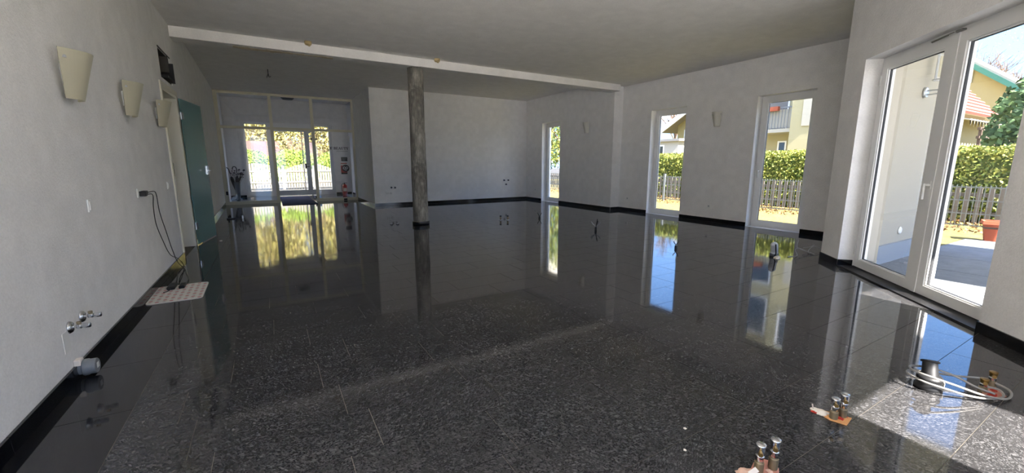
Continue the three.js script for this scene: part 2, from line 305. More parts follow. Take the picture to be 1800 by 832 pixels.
function windowUnit(name, label, [x, z], turn, w, h, depth, handleSide) {
  const g = struct(name, label, 'window', [x, 0, z], turn), a = w / 2;
  part(g, 'frame', bars(-a, a, 0, h, 0.05, depth, depth + 0.075), M.pvc);
  sashParts(g, -a + 0.035, a - 0.035, 0.035, h - 0.035, depth, 0.075);
  lever(g, handleSide * (a - 0.075), 1.02, depth - 0.018, 1, M.whitePlastic);
  part(g, 'hinge', [rod([-handleSide * (a - 0.03), 0.16, depth - 0.02], [-handleSide * (a - 0.03), 0.25, depth - 0.02], 0.009), rod([-handleSide * (a - 0.03), h - 0.25, depth - 0.02], [-handleSide * (a - 0.03), h - 0.16, depth - 0.02], 0.009)], M.whitePlastic);
  part(g, 'sill', bx(-a, a, -0.02, 0.004, 0.001, depth + 0.02), M.pvc);
  return g;
}
windowUnit('window_1', 'tall white window nearest the pillar of the terrace door', [XR, -3.87], Math.PI / 2, 0.92, 2.33, 0.16, 1);
windowUnit('window_2', 'tall white window between the wall step and the wall sconce', [XR, -6.24], Math.PI / 2, 0.92, 2.33, 0.16, -1);
windowUnit('window_3', 'farthest tall white window beside the back wall', [XR1, -10.195], Math.PI / 2, 0.91, 2.36, 0.17, -1);
for (const [k, x0, x1, h, l] of [[4, -4.4, -3.3, 2.86, 'in the west corner'], [5, -3.25, -2.15, 2.86, 'second from the west'], [6, -2.1, -1.0, 2.86, 'third from the west'], [7, -0.95, 0.1, 2.86, 'fourth from the west'], [8, 0.15, 1.25, 2.33, 'of lower height'], [9, 2.0, 2.93, 2.33, 'that lets the sun onto the floor']])
  windowUnit(`window_${k}`, `glazed door behind the camera ${l}`, [(x0 + x1) / 2, ZS], 0, x1 - x0, h, 0.16, 1);
{ // terrace double door in the slanting wall
  const c = (DOOR_OPEN[0] + DOOR_OPEN[1]) / 2, p = diag(c), g = struct('door_1', 'white double terrace door with two glass leaves', 'door', [p[0], 0, p[1]], Math.PI / 4);
  const a = (DOOR_OPEN[1] - DOOR_OPEN[0]) / 2, dp = 0.16, S = (s) => s - c;
  part(g, 'frame', [...bars(-a, a, 0, 2.23, 0.07, dp, dp + 0.08, 0.035)], M.pvc);
  sashParts(g, S(4.375), a - 0.04, 0.02, 2.19, dp, 0.085).name = 'leaf';
  sashParts(g, -a + 0.04, S(4.315), 0.02, 2.19, dp, 0.085).name = 'leaf';
  part(g, 'meeting_stile', bx(S(4.31), S(4.38), 0.02, 2.19, dp - 0.024, dp + 0.04), M.pvc);
  lever(g, S(4.345), 0.97, dp - 0.018, 1, M.whitePlastic);
  part(g, 'hinge', [0.2, 2.0].flatMap((y) => [-1, 1].map((s) => rod([s * (a - 0.035), y - 0.05, dp - 0.02], [s * (a - 0.035), y + 0.05, dp - 0.02], 0.01))), M.whitePlastic);
  part(g, 'stay', [rod([S(4.62), 2.195, dp - 0.03], [S(4.35), 2.2, dp - 0.04], 0.004), rod([S(4.6), 2.185, dp - 0.035], [S(4.4), 2.19, dp - 0.045], 0.004), rbx(S(4.27), S(4.34), 2.19, 2.21, dp - 0.04, dp - 0.005, 0.006)], std(0x8f8d87, 0.45, { metalness: 0.6 }), 'dark metal stay at the door head');
  part(g, 'threshold', bx(-a, a, -0.02, 0.012, -0.002, dp + 0.08), M.black);
  part(g, 'outer_reveal', [bx(-a, -a + 0.015, 0, 2.23, dp + 0.08, 0.365), bx(a - 0.015, a, 0, 2.23, dp + 0.08, 0.365), bx(-a, a, 2.215, 2.23, dp + 0.08, 0.365)], std(0xaaa496, 0.95));
}
{ // inner room door: opening, painted frame and frosted glass leaf folded back
  const g = struct('door_2', 'open frosted teal glass door with steel fittings', 'door', [XL, 0, -6.775]);
  const zf = -0.445, zn = 0.445;
  part(g, 'frame', [bx(-0.3, 0.012, 0, 2.04, zf, zf + 0.035), bx(-0.3, 0.012, 0, 2.04, zn - 0.012, zn), bx(-0.3, 0.012, 2.0, 2.04, zf, zn), bx(0, 0.014, 0, 2.1, zf - 0.055, zf), bx(0, 0.014, 0, 2.1, zn, zn + 0.05), bx(0, 0.014, 2.04, 2.1, zf, zn)], std(0xe9e4d2, 0.4));
  part(g, 'rebate', [bx(-0.19, -0.175, 0, 2.0, zf + 0.035, zf + 0.06), bx(-0.19, -0.175, 1.975, 2.0, zf + 0.035, zn - 0.012)], std(0xd9cf9f, 0.5));
  part(g, 'strike_plate', [bx(-0.14, -0.11, 0.98, 1.16, zf + 0.034, zf + 0.038)], M.chrome);
  const leaf = new THREE.Group(); leaf.name = 'leaf'; g.add(leaf); leaf.position.set(0.03, 0, zf - 0.02); leaf.rotation.y = -0.16; // leaf runs to -z
  const inner = part(leaf, 'glass_leaf', bx(-0.004, 0.004, 0.012, 2.02, -0.85, 0), M.teal);
  part(leaf, 'hinge', [0.28, 1.79].flatMap((y) => [rbx(-0.016, 0.016, y - 0.045, y + 0.045, -0.06, 0.012, 0.003), rod([0.008, y - 0.05, 0.02], [0.008, y + 0.05, 0.02], 0.011)]), M.chrome);
  part(leaf, 'handle', [rbx(-0.02, 0.02, 0.98, 1.12, -0.83, -0.76, 0.006), rod([0, 1.05, -0.79], [0.06, 1.05, -0.79], 0.01), rod([0.055, 1.05, -0.795], [0.055, 1.05, -0.67], 0.011)], M.chrome);
  part(leaf, 'edge', bx(-0.0045, 0.0045, 0.012, 2.02, -0.854, -0.85), M.tealEdge);
}
{ // side room behind the open door: closed dim space
  const g = struct('wall_sideroom', 'plain walls of the small room behind the glass door', 'wall');
  part(g, 'wall_surface', [bx(-3.2, -3.1, 0, 2.9, -8.8, -5.2), bx(-3.1, -1.3, 0, 2.9, -8.9, -8.8), bx(-3.1, -1.3, 0, 2.9, -5.2, -5.1), bx(-3.2, -1.3, 2.8, 2.9, -8.8, -5.2)], M.wall);
  part(g, 'floor_surface', bx(-3.1, -1.3, -0.1, -0.002, -8.8, -5.2), border);
  const n = struct('trim_1', 'dark recess box above the teal glass door', 'recess', [XL, 0, -6.815]);
  part(n, 'recess_lining', [bx(-0.3, -0.29, 2.16, 2.5, -0.345, 0.345), bx(-0.29, -0.012, 2.16, 2.168, -0.345, 0.345), bx(-0.29, -0.012, 2.492, 2.5, -0.345, 0.345), bx(-0.29, -0.012, 2.168, 2.492, -0.345, -0.337), bx(-0.29, -0.012, 2.168, 2.492, 0.337, 0.345)], M.black);
  part(n, 'flap', [bx(-0.05, 0.03, 2.19, 2.44, -0.36, -0.34), bx(-0.1, 0.03, 2.19, 2.22, -0.36, 0.1)], M.black);
  part(n, 'frame', [bx(-0.005, 0.006, 2.5, 2.512, -0.35, 0.35), bx(-0.09, 0.004, 2.3, 2.5, -0.2, -0.19)], std(0x45423e, 0.7));
}
{ // glass partition of the entrance porch
  const g = struct('trim_2', 'cream framed glass partition in front of the entrance porch', 'partition', [0, 0, ZP]), y1 = HR;
  const zs = [-0.06, 0.0], V = (x0, x1, ya, yb) => bx(x0, x1, ya, yb, ...zs);
  for (const [a, b, c, d] of [[-1.16, -1.05, 0, y1], [0.13, 0.21, 0, y1], [1.2, 1.28, 0, y1], [2.36, 2.42, 0, y1]]) part(g, 'post', V(a, b, c, d), M.cream);
  for (const [a, b] of [[-1.05, 0.13], [0.21, 1.2], [1.28, 2.36]]) { part(g, 'head_rail', V(a, b, y1 - 0.07, y1), M.cream); part(g, 'transom', V(a, b, 2.12, 2.19), M.cream); part(g, 'upper_pane', bx(a, b, 2.19, y1 - 0.07, -0.034, -0.026), M.glass); }
  for (const [a, b] of [[-1.05, 0.13], [1.28, 2.36]]) { part(g, 'bottom_rail', V(a, b, 0, 0.09), M.cream); part(g, 'lower_pane', bx(a, b, 0.09, 2.12, -0.034, -0.026), M.glass); }
  part(g, 'stop', [bx(-1.055, -1.035, 0.09, 2.12, -0.02, 0.0), bx(2.34, 2.365, 0.09, 2.12, -0.02, 0.0), bx(2.24, 2.27, 0.09, 2.0, -0.05, -0.036)], M.paint);
  const leaf = part(g, 'glass_leaf', bx(1.19, 1.2, 0.02, 2.1, -0.98, -0.07), M.glass);
  part(leaf, 'patch_fitting', [rbx(1.17, 1.34, 1.86, 1.92, -0.1, -0.05, 0.004), rbx(1.17, 1.34, 0.1, 0.16, -0.1, -0.05, 0.004)], M.black);
  part(g, 'lock', [rbx(-1.1, -1.05, 0.28, 0.38, 0.0, 0.02, 0.003), rbx(1.98, 2.08, 0.005, 0.06, 0.0, 0.025, 0.003)], M.black);
  const font = await new FontLoader().loadAsync('fonts/droid/droid_serif_bold.typeface.json');
  const tx = new TextGeometry('ART OF BEAUTY', { font, size: 0.078, depth: 0.002, curveSegments: 4, bevelEnabled: false }); tx.computeBoundingBox(); const wdt = tx.boundingBox.max.x;
  tx.scale(0.86 / wdt, 1, 1); const t = part(g, 'lettering', tx, M.black, 'black serif letters on the glass'); t.position.set(1.36, 1.585, -0.025);
  part(g, 'letter_rule', bx(1.86, 2.2, 1.535, 1.542, -0.026, -0.0245), M.black);
}
{ // entrance front with glazed door
  const g = struct('door_3', 'white glazed entrance door between side lights', 'door', [0, 0, ZV]);
  const z0 = -0.16, z1 = -0.08, V = (x0, x1, ya, yb, n = 'frame', m = M.pvc) => part(g, n, bx(x0, x1, ya, yb, z0, z1), m);
  V(-0.74, -0.6, 0, 2.56); V(0.03, 0.21, 0, 2.56); V(1.3, 1.56, 0, 2.56); V(2.02, 2.14, 0, 2.56);
  for (const [a, b] of [[-0.6, 0.03], [1.56, 2.02]]) { V(a, b, 0, 0.19, 'bottom_rail'); V(a, b, 2.34, 2.4, 'transom'); V(a, b, 2.49, 2.56, 'head_rail'); part(g, 'pane', bx(a, b, 0.19, 2.34, -0.122, -0.118), M.glass); part(g, 'upper_pane', bx(a, b, 2.4, 2.49, -0.122, -0.118), M.glass); }
  V(0.21, 1.3, 2.33, 2.56, 'head_rail');
  const leaf = part(g, 'door_leaf', [bx(0.21, 0.25, 0.02, 2.33, z0, z1), bx(1.2, 1.3, 0.02, 2.33, z0, z1), bx(0.25, 1.2, 0.02, 0.2, z0, z1), bx(0.25, 1.2, 2.28, 2.33, z0, z1), bx(1.1, 1.13, 0.2, 2.28, z0 + 0.02, z1 - 0.02)], M.pvc);
  part(leaf, 'pane', bx(0.25, 1.2, 0.2, 2.28, -0.122, -0.118), M.glass);
  part(leaf, 'handle', [rbx(1.15, 1.2, 0.98, 1.16, z1, z1 + 0.012, 0.003), rod([1.17, 1.05, z1], [1.17, 1.05, z1 + 0.06], 0.01), rod([1.17, 1.05, z1 + 0.055], [1.3, 1.05, z1 + 0.055], 0.011), rod([1.12, 1.13, z1 + 0.03], [1.3, 1.15, z1 + 0.03], 0.006)], M.darkPlastic);
}

// ---------------------------------------------------------------- things in the room
{ // concrete column with black skirting ring
  const g = thing('concrete_column', 'round bare concrete column standing free under the beam', 'column', [2.42, 0, -7.58]);
  const prof = [[0.001, 0], [0.14, 0]]; for (let i = 0; i <= 24; i++) { const y = 2.835 * i / 24; prof.push([0.1385 + 0.0035 * Math.sin(y * 2.3) + 0.002 * Math.sin(y * 9), y]); } prof.push([0.001, 2.838]);
  const shaft = lathe(prof, 36), uv = shaft.attributes.uv; for (let i = 0; i < uv.count; i++) uv.setXY(i, uv.getX(i) * 1.2, uv.getY(i) * 2.84);
  part(g, 'shaft', shaft, M.concrete);
  part(g, 'skirting_ring', new THREE.LatheGeometry([[0.139, 0.001], [0.16, 0.001], [0.16, 0.073], [0.157, 0.076], [0.139, 0.076]].map((q) => new THREE.Vector2(...q)), 36), M.blackGlossy, 'black stone ring at the foot');
}
function sconce(label, pos, turn, wf = 1, glassMat = M.frosted) { // wall lamp of bent frosted glass; wall is at local -z, glass bulges to +z
  const g = thing('wall_sconce', label, 'wall lamp', pos, turn, 'frosted glass wall sconces');
  part(g, 'glass_shade', sheet((u, v) => { const q = u * 2 - 1, hw = (0.094 + (0.16 - 0.094) * v) * wf, b = 0.05 + 0.05 * v; return [q * hw, v * 0.27, 0.022 + 0.02 * v + b * (1 - q * q)]; }, 20, 10, 0.006), glassMat);
  part(g, 'wall_plate', rbx(-0.03, 0.03, 0.08, 0.2, 0, 0.016, 0.004), M.whitePlastic);
  for (const s of [-1, 1]) part(g, 'clip', rbx(s * 0.132 * wf - 0.009, s * 0.132 * wf + 0.009, 0.217, 0.233, 0.046, 0.066, 0.003), M.steel);
  return g;
}
sconce('cream frosted glass wall sconce nearest the camera on the left wall', [XL, 1.525, -3.53], Math.PI / 2);
sconce('cream frosted glass wall sconce, middle one of the left wall', [XL, 1.545, -4.72], Math.PI / 2);
sconce('cream frosted glass wall sconce beside the teal glass door', [XL, 1.545, -5.9], Math.PI / 2);
sconce('small frosted sconce on the window wall between two tall windows', [XR, 1.86, -5.06], -Math.PI / 2, 0.62, M.paleFrosted);
sconce('faint frosted sconce on the far window wall by the wall step', [XR1, 1.94, -8.55], -Math.PI / 2, 0.75, M.paleFrosted);

function plate(name, label, cat, pos, turn, n = 1, kind = 'socket', w = 0.08) { // wall plate; wall at local -z
  const g = thing(name, label, cat, pos, turn, kind === 'socket' ? 'white wall sockets' : 'white wall switches');
  for (let i = 0; i < n; i++) {
    const x = (i - (n - 1) / 2) * 0.071;
    part(g, 'cover_frame', rbx(x - w / 2, x + w / 2, -0.04, 0.04, 0, 0.01, 0.004), M.whitePlastic);
    if (kind === 'socket') { part(g, 'socket_well', new THREE.TorusGeometry(0.021, 0.003, 8, 24).translate(x, 0, 0.011), M.whitePlastic); part(g, 'contact_face', cyl(0.019, 0.019, 0.002, 20).rotateX(Math.PI / 2).translate(x, 0, 0.0095), M.lightGrey); }
    else part(g, 'rocker', rbx(x - w * 0.34, x + w * 0.34, -0.028, 0.028, 0.008, 0.015, 0.003).rotateX(0.03), M.whitePlastic);
  }
  return g;
}
plate('wall_switch', 'small white wall switch low under the nearest left sconce', 'switch', [XL, 0.89, -3.56], Math.PI / 2, 1, 'switch', 0.062);
plate('wall_switch', 'small white wall switch just before the teal glass door', 'switch', [XL, 0.91, -5.93], Math.PI / 2, 1, 'switch', 0.062);
plate('wall_socket', 'double white wall socket with two black plugs in it', 'socket', [XL, 0.9, -4.74], Math.PI / 2, 2);
plate('wall_socket', 'white wall socket low between the two nearer tall windows', 'socket', [XR, 0.31, -5.1], -Math.PI / 2);
plate('wall_socket', 'white wall socket low beside the wall step', 'socket', [XR, 0.31, -7.3], -Math.PI / 2);
plate('wall_socket', 'white wall socket low in the far corner by the last window', 'socket', [XR1, 0.34, -10.98], -Math.PI / 2);
{ // charger cables from socket to mat
  const c1 = thing('charger_cable', 'black cable with flat plug, hanging nearer the teal door', 'cable', [0, 0, 0], 0, 'charger cables');
  part(c1, 'plug', rbx(XL + 0.012, XL + 0.05, 0.885, 0.915, -4.81, -4.75, 0.006), M.black);
  part(c1, 'cord', tube([[-0.95, 0.9, -4.8], [-0.93, 0.9, -4.92], [-0.94, 0.862, -5.04], [-0.965, 0.687, -5.2], [-0.965, 0.459, -5.36], [-0.965, 0.239, -5.52], [-0.95, 0.08, -5.62], [-0.9, 0.008, -5.6], [-0.86, 0.006, -5.4], [-0.8, 0.006, -5.1], [-0.79, 0.016, -4.84]], 0.0035, 90), M.black);
  part(c1, 'adapter', rbx(-0.82, -0.775, 0.009, 0.035, -4.84, -4.7, 0.008), M.black);
  const c2 = thing('charger_cable', 'black cable with blocky plug, hanging nearer the camera', 'cable', [0, 0, 0], 0, 'charger cables');
  part(c2, 'plug', rbx(XL + 0.012, XL + 0.06, 0.87, 0.915, -4.735, -4.68, 0.008), M.black);
  part(c2, 'cord', tube([[-0.945, 0.885, -4.71], [-0.93, 0.873, -4.85], [-0.955, 0.763, -4.94], [-0.978, 0.588, -5.06], [-0.978, 0.403, -5.22], [-0.978, 0.206, -5.46], [-0.95, 0.1, -5.7], [-0.93, 0.02, -5.76], [-0.94, 0.006, -5.5], [-0.9, 0.006, -5.15], [-0.87, 0.016, -4.86]], 0.0035, 90), M.black);
  part(c2, 'adapter', [rbx(-0.905, -0.845, 0.009, 0.04, -4.86, -4.69, 0.01), tube([[-0.875, 0.02, -4.69], [-0.885, 0.016, -4.64], [-0.915, 0.012, -4.62]], 0.0035, 12)], M.black);
}
{ // patterned mat on the floor
  const n = 128, t = dataTex(n, (i, j) => {
    const u = i / n * 4, v = j / n * 4, cu = u - Math.floor(u) - 0.5, cv = v - Math.floor(v) - 0.5, d = Math.hypot(cu, cv * 1.0), o = (Math.floor(u) + Math.floor(v)) % 2;
    if (o === 0 && d < 0.3) return [0.72, 0.44, 0.45]; if (o === 1 && d < 0.2) return [0.66, 0.68, 0.66]; if (o === 1 && d < 0.3) return [0.8, 0.76, 0.74]; return [0.84, 0.83, 0.8];
  }, true, 0.19);
  const sh = new THREE.Shape(), w = 0.19, l = 0.285, r = 0.04;
  sh.moveTo(-w + r, -l); sh.lineTo(w - r, -l); sh.quadraticCurveTo(w, -l, w, -l + r); sh.lineTo(w, l - r); sh.quadraticCurveTo(w, l, w - r, l); sh.lineTo(-w + r, l); sh.quadraticCurveTo(-w, l, -w, l - r); sh.lineTo(-w, -l + r); sh.quadraticCurveTo(-w, -l, -w + r, -l);
  solid('floor_mat', 'pale rectangular mat with a red dotted pattern by the left wall', 'mat', metreUV(new THREE.ExtrudeGeometry(sh, { depth: 0.005, bevelEnabled: true, bevelSize: 0.002, bevelThickness: 0.0015, bevelSegments: 1, curveSegments: 6 }).rotateX(-Math.PI / 2).translate(0, 0.002, 0)), std(0xffffff, 0.9, { map: t }), [-0.795, 0, -4.585], 0.02);
}
function angleValve(name, label, pos, aim, group, tipMat = M.chrome) { // wall valve, axis local +z away from wall
  const g = thing(name, label, 'valve', pos, aim, group);
  part(g, 'rosette', lathe([[0.001, 0], [0.033, 0], [0.033, 0.004], [0.026, 0.014], [0.014, 0.018], [0.001, 0.018]]).rotateX(Math.PI / 2), M.chrome);
  part(g, 'body', [cyl(0.0085, 0.0085, 0.058, 16).rotateX(Math.PI / 2), lathe([[0.001, 0.03], [0.0125, 0.03], [0.014, 0.034], [0.014, 0.045], [0.0125, 0.049], [0.001, 0.049]], 12).rotateX(Math.PI / 2)], M.chrome);
  part(g, 'outlet', [rod([0, 0, 0.04], [0, 0.02, 0.04], 0.007, 12), cyl(0.0105, 0.0105, 0.012, 6).translate(0, 0.014, 0.04)], M.dullBrass, 'brass outlet nut');
  part(g, 'knob', lathe([[0.001, 0.054], [0.0125, 0.054], [0.014, 0.057], [0.014, 0.08], [0.0125, 0.084], [0.001, 0.085]], 14).rotateX(Math.PI / 2), tipMat);
  return g;
}
angleValve('angle_valve', 'chrome angle valve above the plaster patch on the left wall', [XL, 0.285, -2.99], Math.PI / 2, 'angle valves on the left wall');
angleValve('angle_valve', 'chrome angle valve of the left wall, farther from the camera', [XL, 0.29, -3.16], Math.PI / 2, 'angle valves on the left wall');
solid('plaster_patch', 'smooth white plaster patch beside the chrome angle valves', 'patch', new RoundedBoxGeometry(0.003, 0.11, 0.075, 2, 0.0014), std(0xe9e8e4, 0.75), [XL + 0.0002, 0.225, -2.93]);
{ // drain stub at the left skirting
  const g = thing('drain_pipe', 'grey plastic drain pipe stub sticking out at the left skirting', 'pipe', [XL, 0.052, -2.98], Math.PI / 2);
  part(g, 'pipe', cyl(0.036, 0.036, 0.06, 28).rotateX(Math.PI / 2).translate(0, 0, -0.01), M.greyPlastic);
  part(g, 'socket_end', lathe([[0.001, 0.03], [0.042, 0.03], [0.045, 0.034], [0.045, 0.05], [0.041, 0.055], [0.041, 0.082], [0.037, 0.086], [0.001, 0.086]], 28).rotateX(Math.PI / 2), M.greyPlastic);
  part(g, 'sticker', bx(-0.014, 0.016, -0.012, 0.018, 0.0855, 0.087), M.whitePlastic, 'white label on the end cap');
  part(g, 'collar', rbx(-0.03, 0.02, 0.02, 0.055, 0.0, 0.03, 0.006), M.whiteRag, 'white sealing collar');
}
// supply stubs of the back wall and their marks
for (const [x, y, l] of [[2.88, 0.5, 'left stub of the pair behind the concrete column'], [2.98, 0.495, 'right stub of the pair behind the concrete column'], [6.46, 0.63, 'left stub of the pair near the back right corner'], [6.61, 0.63, 'right stub of the pair near the back right corner'], [6.53, 0.5, 'single low stub below the pair near the back right corner']]) {
  const g = thing('pipe_stub', `dark capped water pipe ${l}`, 'pipe', [x, y, ZB], 0, 'pipe stubs of the back wall');
  part(g, 'flange', lathe([[0.001, 0], [0.03, 0], [0.03, 0.004], [0.02, 0.009], [0.001, 0.009]], 18).rotateX(Math.PI / 2), M.steel);
  part(g, 'cap', lathe([[0.001, 0.006], [0.02, 0.006], [0.02, 0.05], [0.016, 0.056], [0.001, 0.056]], 14).rotateX(Math.PI / 2), M.darkPlastic);
}
{
  const g = thing('pencil_mark', 'faint grey pencil marks on the back wall below the pipe stubs', 'marking', [2.8, 0.34, ZB + 0.0006]);
  for (const [x, y, w, h] of [[-0.07, 0.02, 0.006, 0.06], [-0.07, -0.01, 0.03, 0.006], [-0.02, 0, 0.006, 0.05], [-0.03, 0.01, 0.03, 0.006], [0.03, 0, 0.006, 0.05], [0.055, 0, 0.006, 0.05], [0.043, 0.005, 0.025, 0.006], [0.08, 0, 0.006, 0.04]]) part(g, 'stroke', bx(x, x + w, y - h / 2, y + h / 2, 0, 0.001), M.pencil);
}
// ceiling fittings
for (const [x, z, l] of [[0.68, -7.3, 'small beige ceiling plug before the beam, nearer the left wall'], [2.74, -7.31, 'small beige ceiling plug before the beam above the column']])
  solid('ceiling_plug', l, 'ceiling fitting', [lathe([[0.001, 0], [0.04, 0], [0.05, 0.015], [0.05, 0.05], [0.001, 0.05]], 16).translate(0, -0.05, 0), cyl(0.018, 0.018, 0.02, 10).translate(0.012, -0.064, 0)], std(0xc9b382, 0.7), [x, HF, z], 0, 'beige ceiling plugs');
solid('lamp_wire', 'short dark lamp wire hanging from the rear ceiling', 'wire', [rod([0, 0, 0], [0, -0.12, 0], 0.006), tube([[0, -0.1, 0], [0.02, -0.16, 0.01], [0.045, -0.14, 0]], 0.005, 10), rod([0, -0.1, 0], [-0.03, -0.17, 0], 0.005)], M.darkPlastic, [0.16, HR, -10.5]);
{
  const g = thing('ceiling_lamp', 'flat round dark ceiling lamp in the entrance porch', 'lamp', [0.74, 3.34, -16.2]);
  part(g, 'body', lathe([[0.001, -0.06], [0.13, -0.06], [0.18, -0.045], [0.2, -0.02], [0.2, 0], [0.001, 0]], 28), std(0x55585c, 0.5));
  part(g, 'rim', new THREE.TorusGeometry(0.15, 0.012, 8, 32).rotateX(Math.PI / 2).translate(0, -0.057, 0), M.darkPlastic);
}
// ---- floor fittings on the right
function floorValve(label, pos, turn, hgt, group, top = M.chrome) {
  const g = thing('floor_valve', label, 'valve', pos, turn, group);
  part(g, 'threaded_stub', lathe([[0.001, -0.004], [0.0145, -0.004], ...Array.from({ length: 7 }, (_, i) => [[0.0145, hgt * 0.4 * i / 7], [0.017, hgt * 0.4 * (i + 0.5) / 7]]).flat(), [0.0145, hgt * 0.4], [0.001, hgt * 0.4]], 18), M.dullBrass, 'brass threaded stub');
  part(g, 'body', lathe([[0.001, hgt * 0.38], [0.0135, hgt * 0.38], [0.0135, hgt * 0.58], [0.016, hgt * 0.6], [0.016, hgt * 0.63], [0.012, hgt * 0.65], [0.012, hgt * 0.7], [0.001, hgt * 0.7]], 18), M.chrome);
  part(g, 'knob', lathe([[0.001, hgt * 0.68], [0.013, hgt * 0.68], [0.0155, hgt * 0.72], [0.0165, hgt * 0.93], [0.0175, hgt * 0.95], [0.0165, hgt], [0.001, hgt]], 10), top);
  part(g, 'outlet', [rod([0, hgt * 0.78, 0], [-0.026, hgt * 0.78, 0], 0.007, 12), rod([-0.02, hgt * 0.78, 0], [-0.032, hgt * 0.78, 0], 0.0092, 6)], M.brass, 'brass side outlet');
  return g;
}
const blob = (r, sy, n, k) => { const g = new THREE.SphereGeometry(r, 18, 10), p = g.attributes.position; for (let i = 0; i < p.count; i++) { const x = p.getX(i), y = p.getY(i), z = p.getZ(i), f = 1 + n * noise.noise(x / r * 1.7 + k, y / r * 1.7, z / r * 1.7 + k * 2); p.setXYZ(i, x * f, Math.max(-0.002, y * f * sy), z * f); } g.computeVertexNormals(); return g; };
floorValve('chrome-topped brass floor valve at the bottom edge, left of its pair', [1.492, 0, -0.71], 0.5, 0.122, 'floor valves at the bottom edge');
floorValve('taller chrome-topped brass floor valve at the bottom edge, right of its pair', [1.557, 0, -0.692], 0.5, 0.13, 'floor valves at the bottom edge');
floorValve('chrome-topped brass floor valve at the sun patch edge, left of its pair', [2.12, 0, -0.722], 0.5, 0.107, 'floor valves at the sun patch');
floorValve('chrome-topped brass floor valve at the sun patch edge, right of its pair', [2.172, 0, -0.708], 0.5, 0.119, 'floor valves at the sun patch');
{
  const g = thing('floor_cutout', 'broken tile hole with pink mortar around the valves at the bottom edge', 'rubble', [1.52, 0, -0.7]);
  part(g, 'mortar', new THREE.CylinderGeometry(0.075, 0.085, 0.006, 9).scale(1, 1, 0.55).translate(0, 0.003, 0).rotateY(0.3), M.pinkPlaster);
  for (const q of [blob(0.03, 0.55, 0.5, 1).translate(-0.075, 0, -0.03), blob(0.013, 0.8, 0.5, 3).translate(0.01, 0.002, 0.012)]) part(g, 'rag', q, std(0xd9b49f, 0.95), 'crumpled pale pink lump');
  part(g, 'tag', new THREE.BoxGeometry(0.04, 0.002, 0.018).rotateZ(0.25).rotateX(0.5).translate(-0.066, 0.022, -0.008), M.whiteRag);
  part(g, 'red_sealant', [blob(0.02, 0.4, 0.6, 5).scale(1.8, 1, 0.7).translate(-0.085, 0, 0.0), blob(0.014, 0.5, 0.6, 7).scale(1.5, 1, 0.8).translate(0.005, 0.003, 0.035), blob(0.013, 0.5, 0.6, 8).translate(-0.055, 0.002, 0.03)], M.redGrout);
}
{
  const g = thing('floor_cutout', 'broken tile hole with orange mortar around the valves at the sun patch', 'rubble', [2.14, 0, -0.725]);
  part(g, 'mortar', prism([[-0.02, -0.085], [0.0, -0.075], [0.055, 0.045], [-0.02, 0.055], [-0.04, 0.0]], 0.0005, 0.007), std(0xdba066, 0.95));
  part(g, 'rag', [blob(0.024, 0.5, 0.5, 11).scale(1, 1, 1.5).translate(-0.015, 0.004, -0.05), rod([-0.022, 0.0, -0.075], [-0.03, 0.035, -0.08], 0.003)], M.whiteRag, 'white crumpled paper');
  part(g, 'red_sealant', [blob(0.012, 0.5, 0.6, 13).translate(-0.03, 0.002, -0.07), blob(0.013, 0.6, 0.6, 14).translate(0.005, 0.005, 0.02), blob(0.01, 0.5, 0.6, 15).translate(0.04, 0.003, 0.03)], M.redGrout);
}
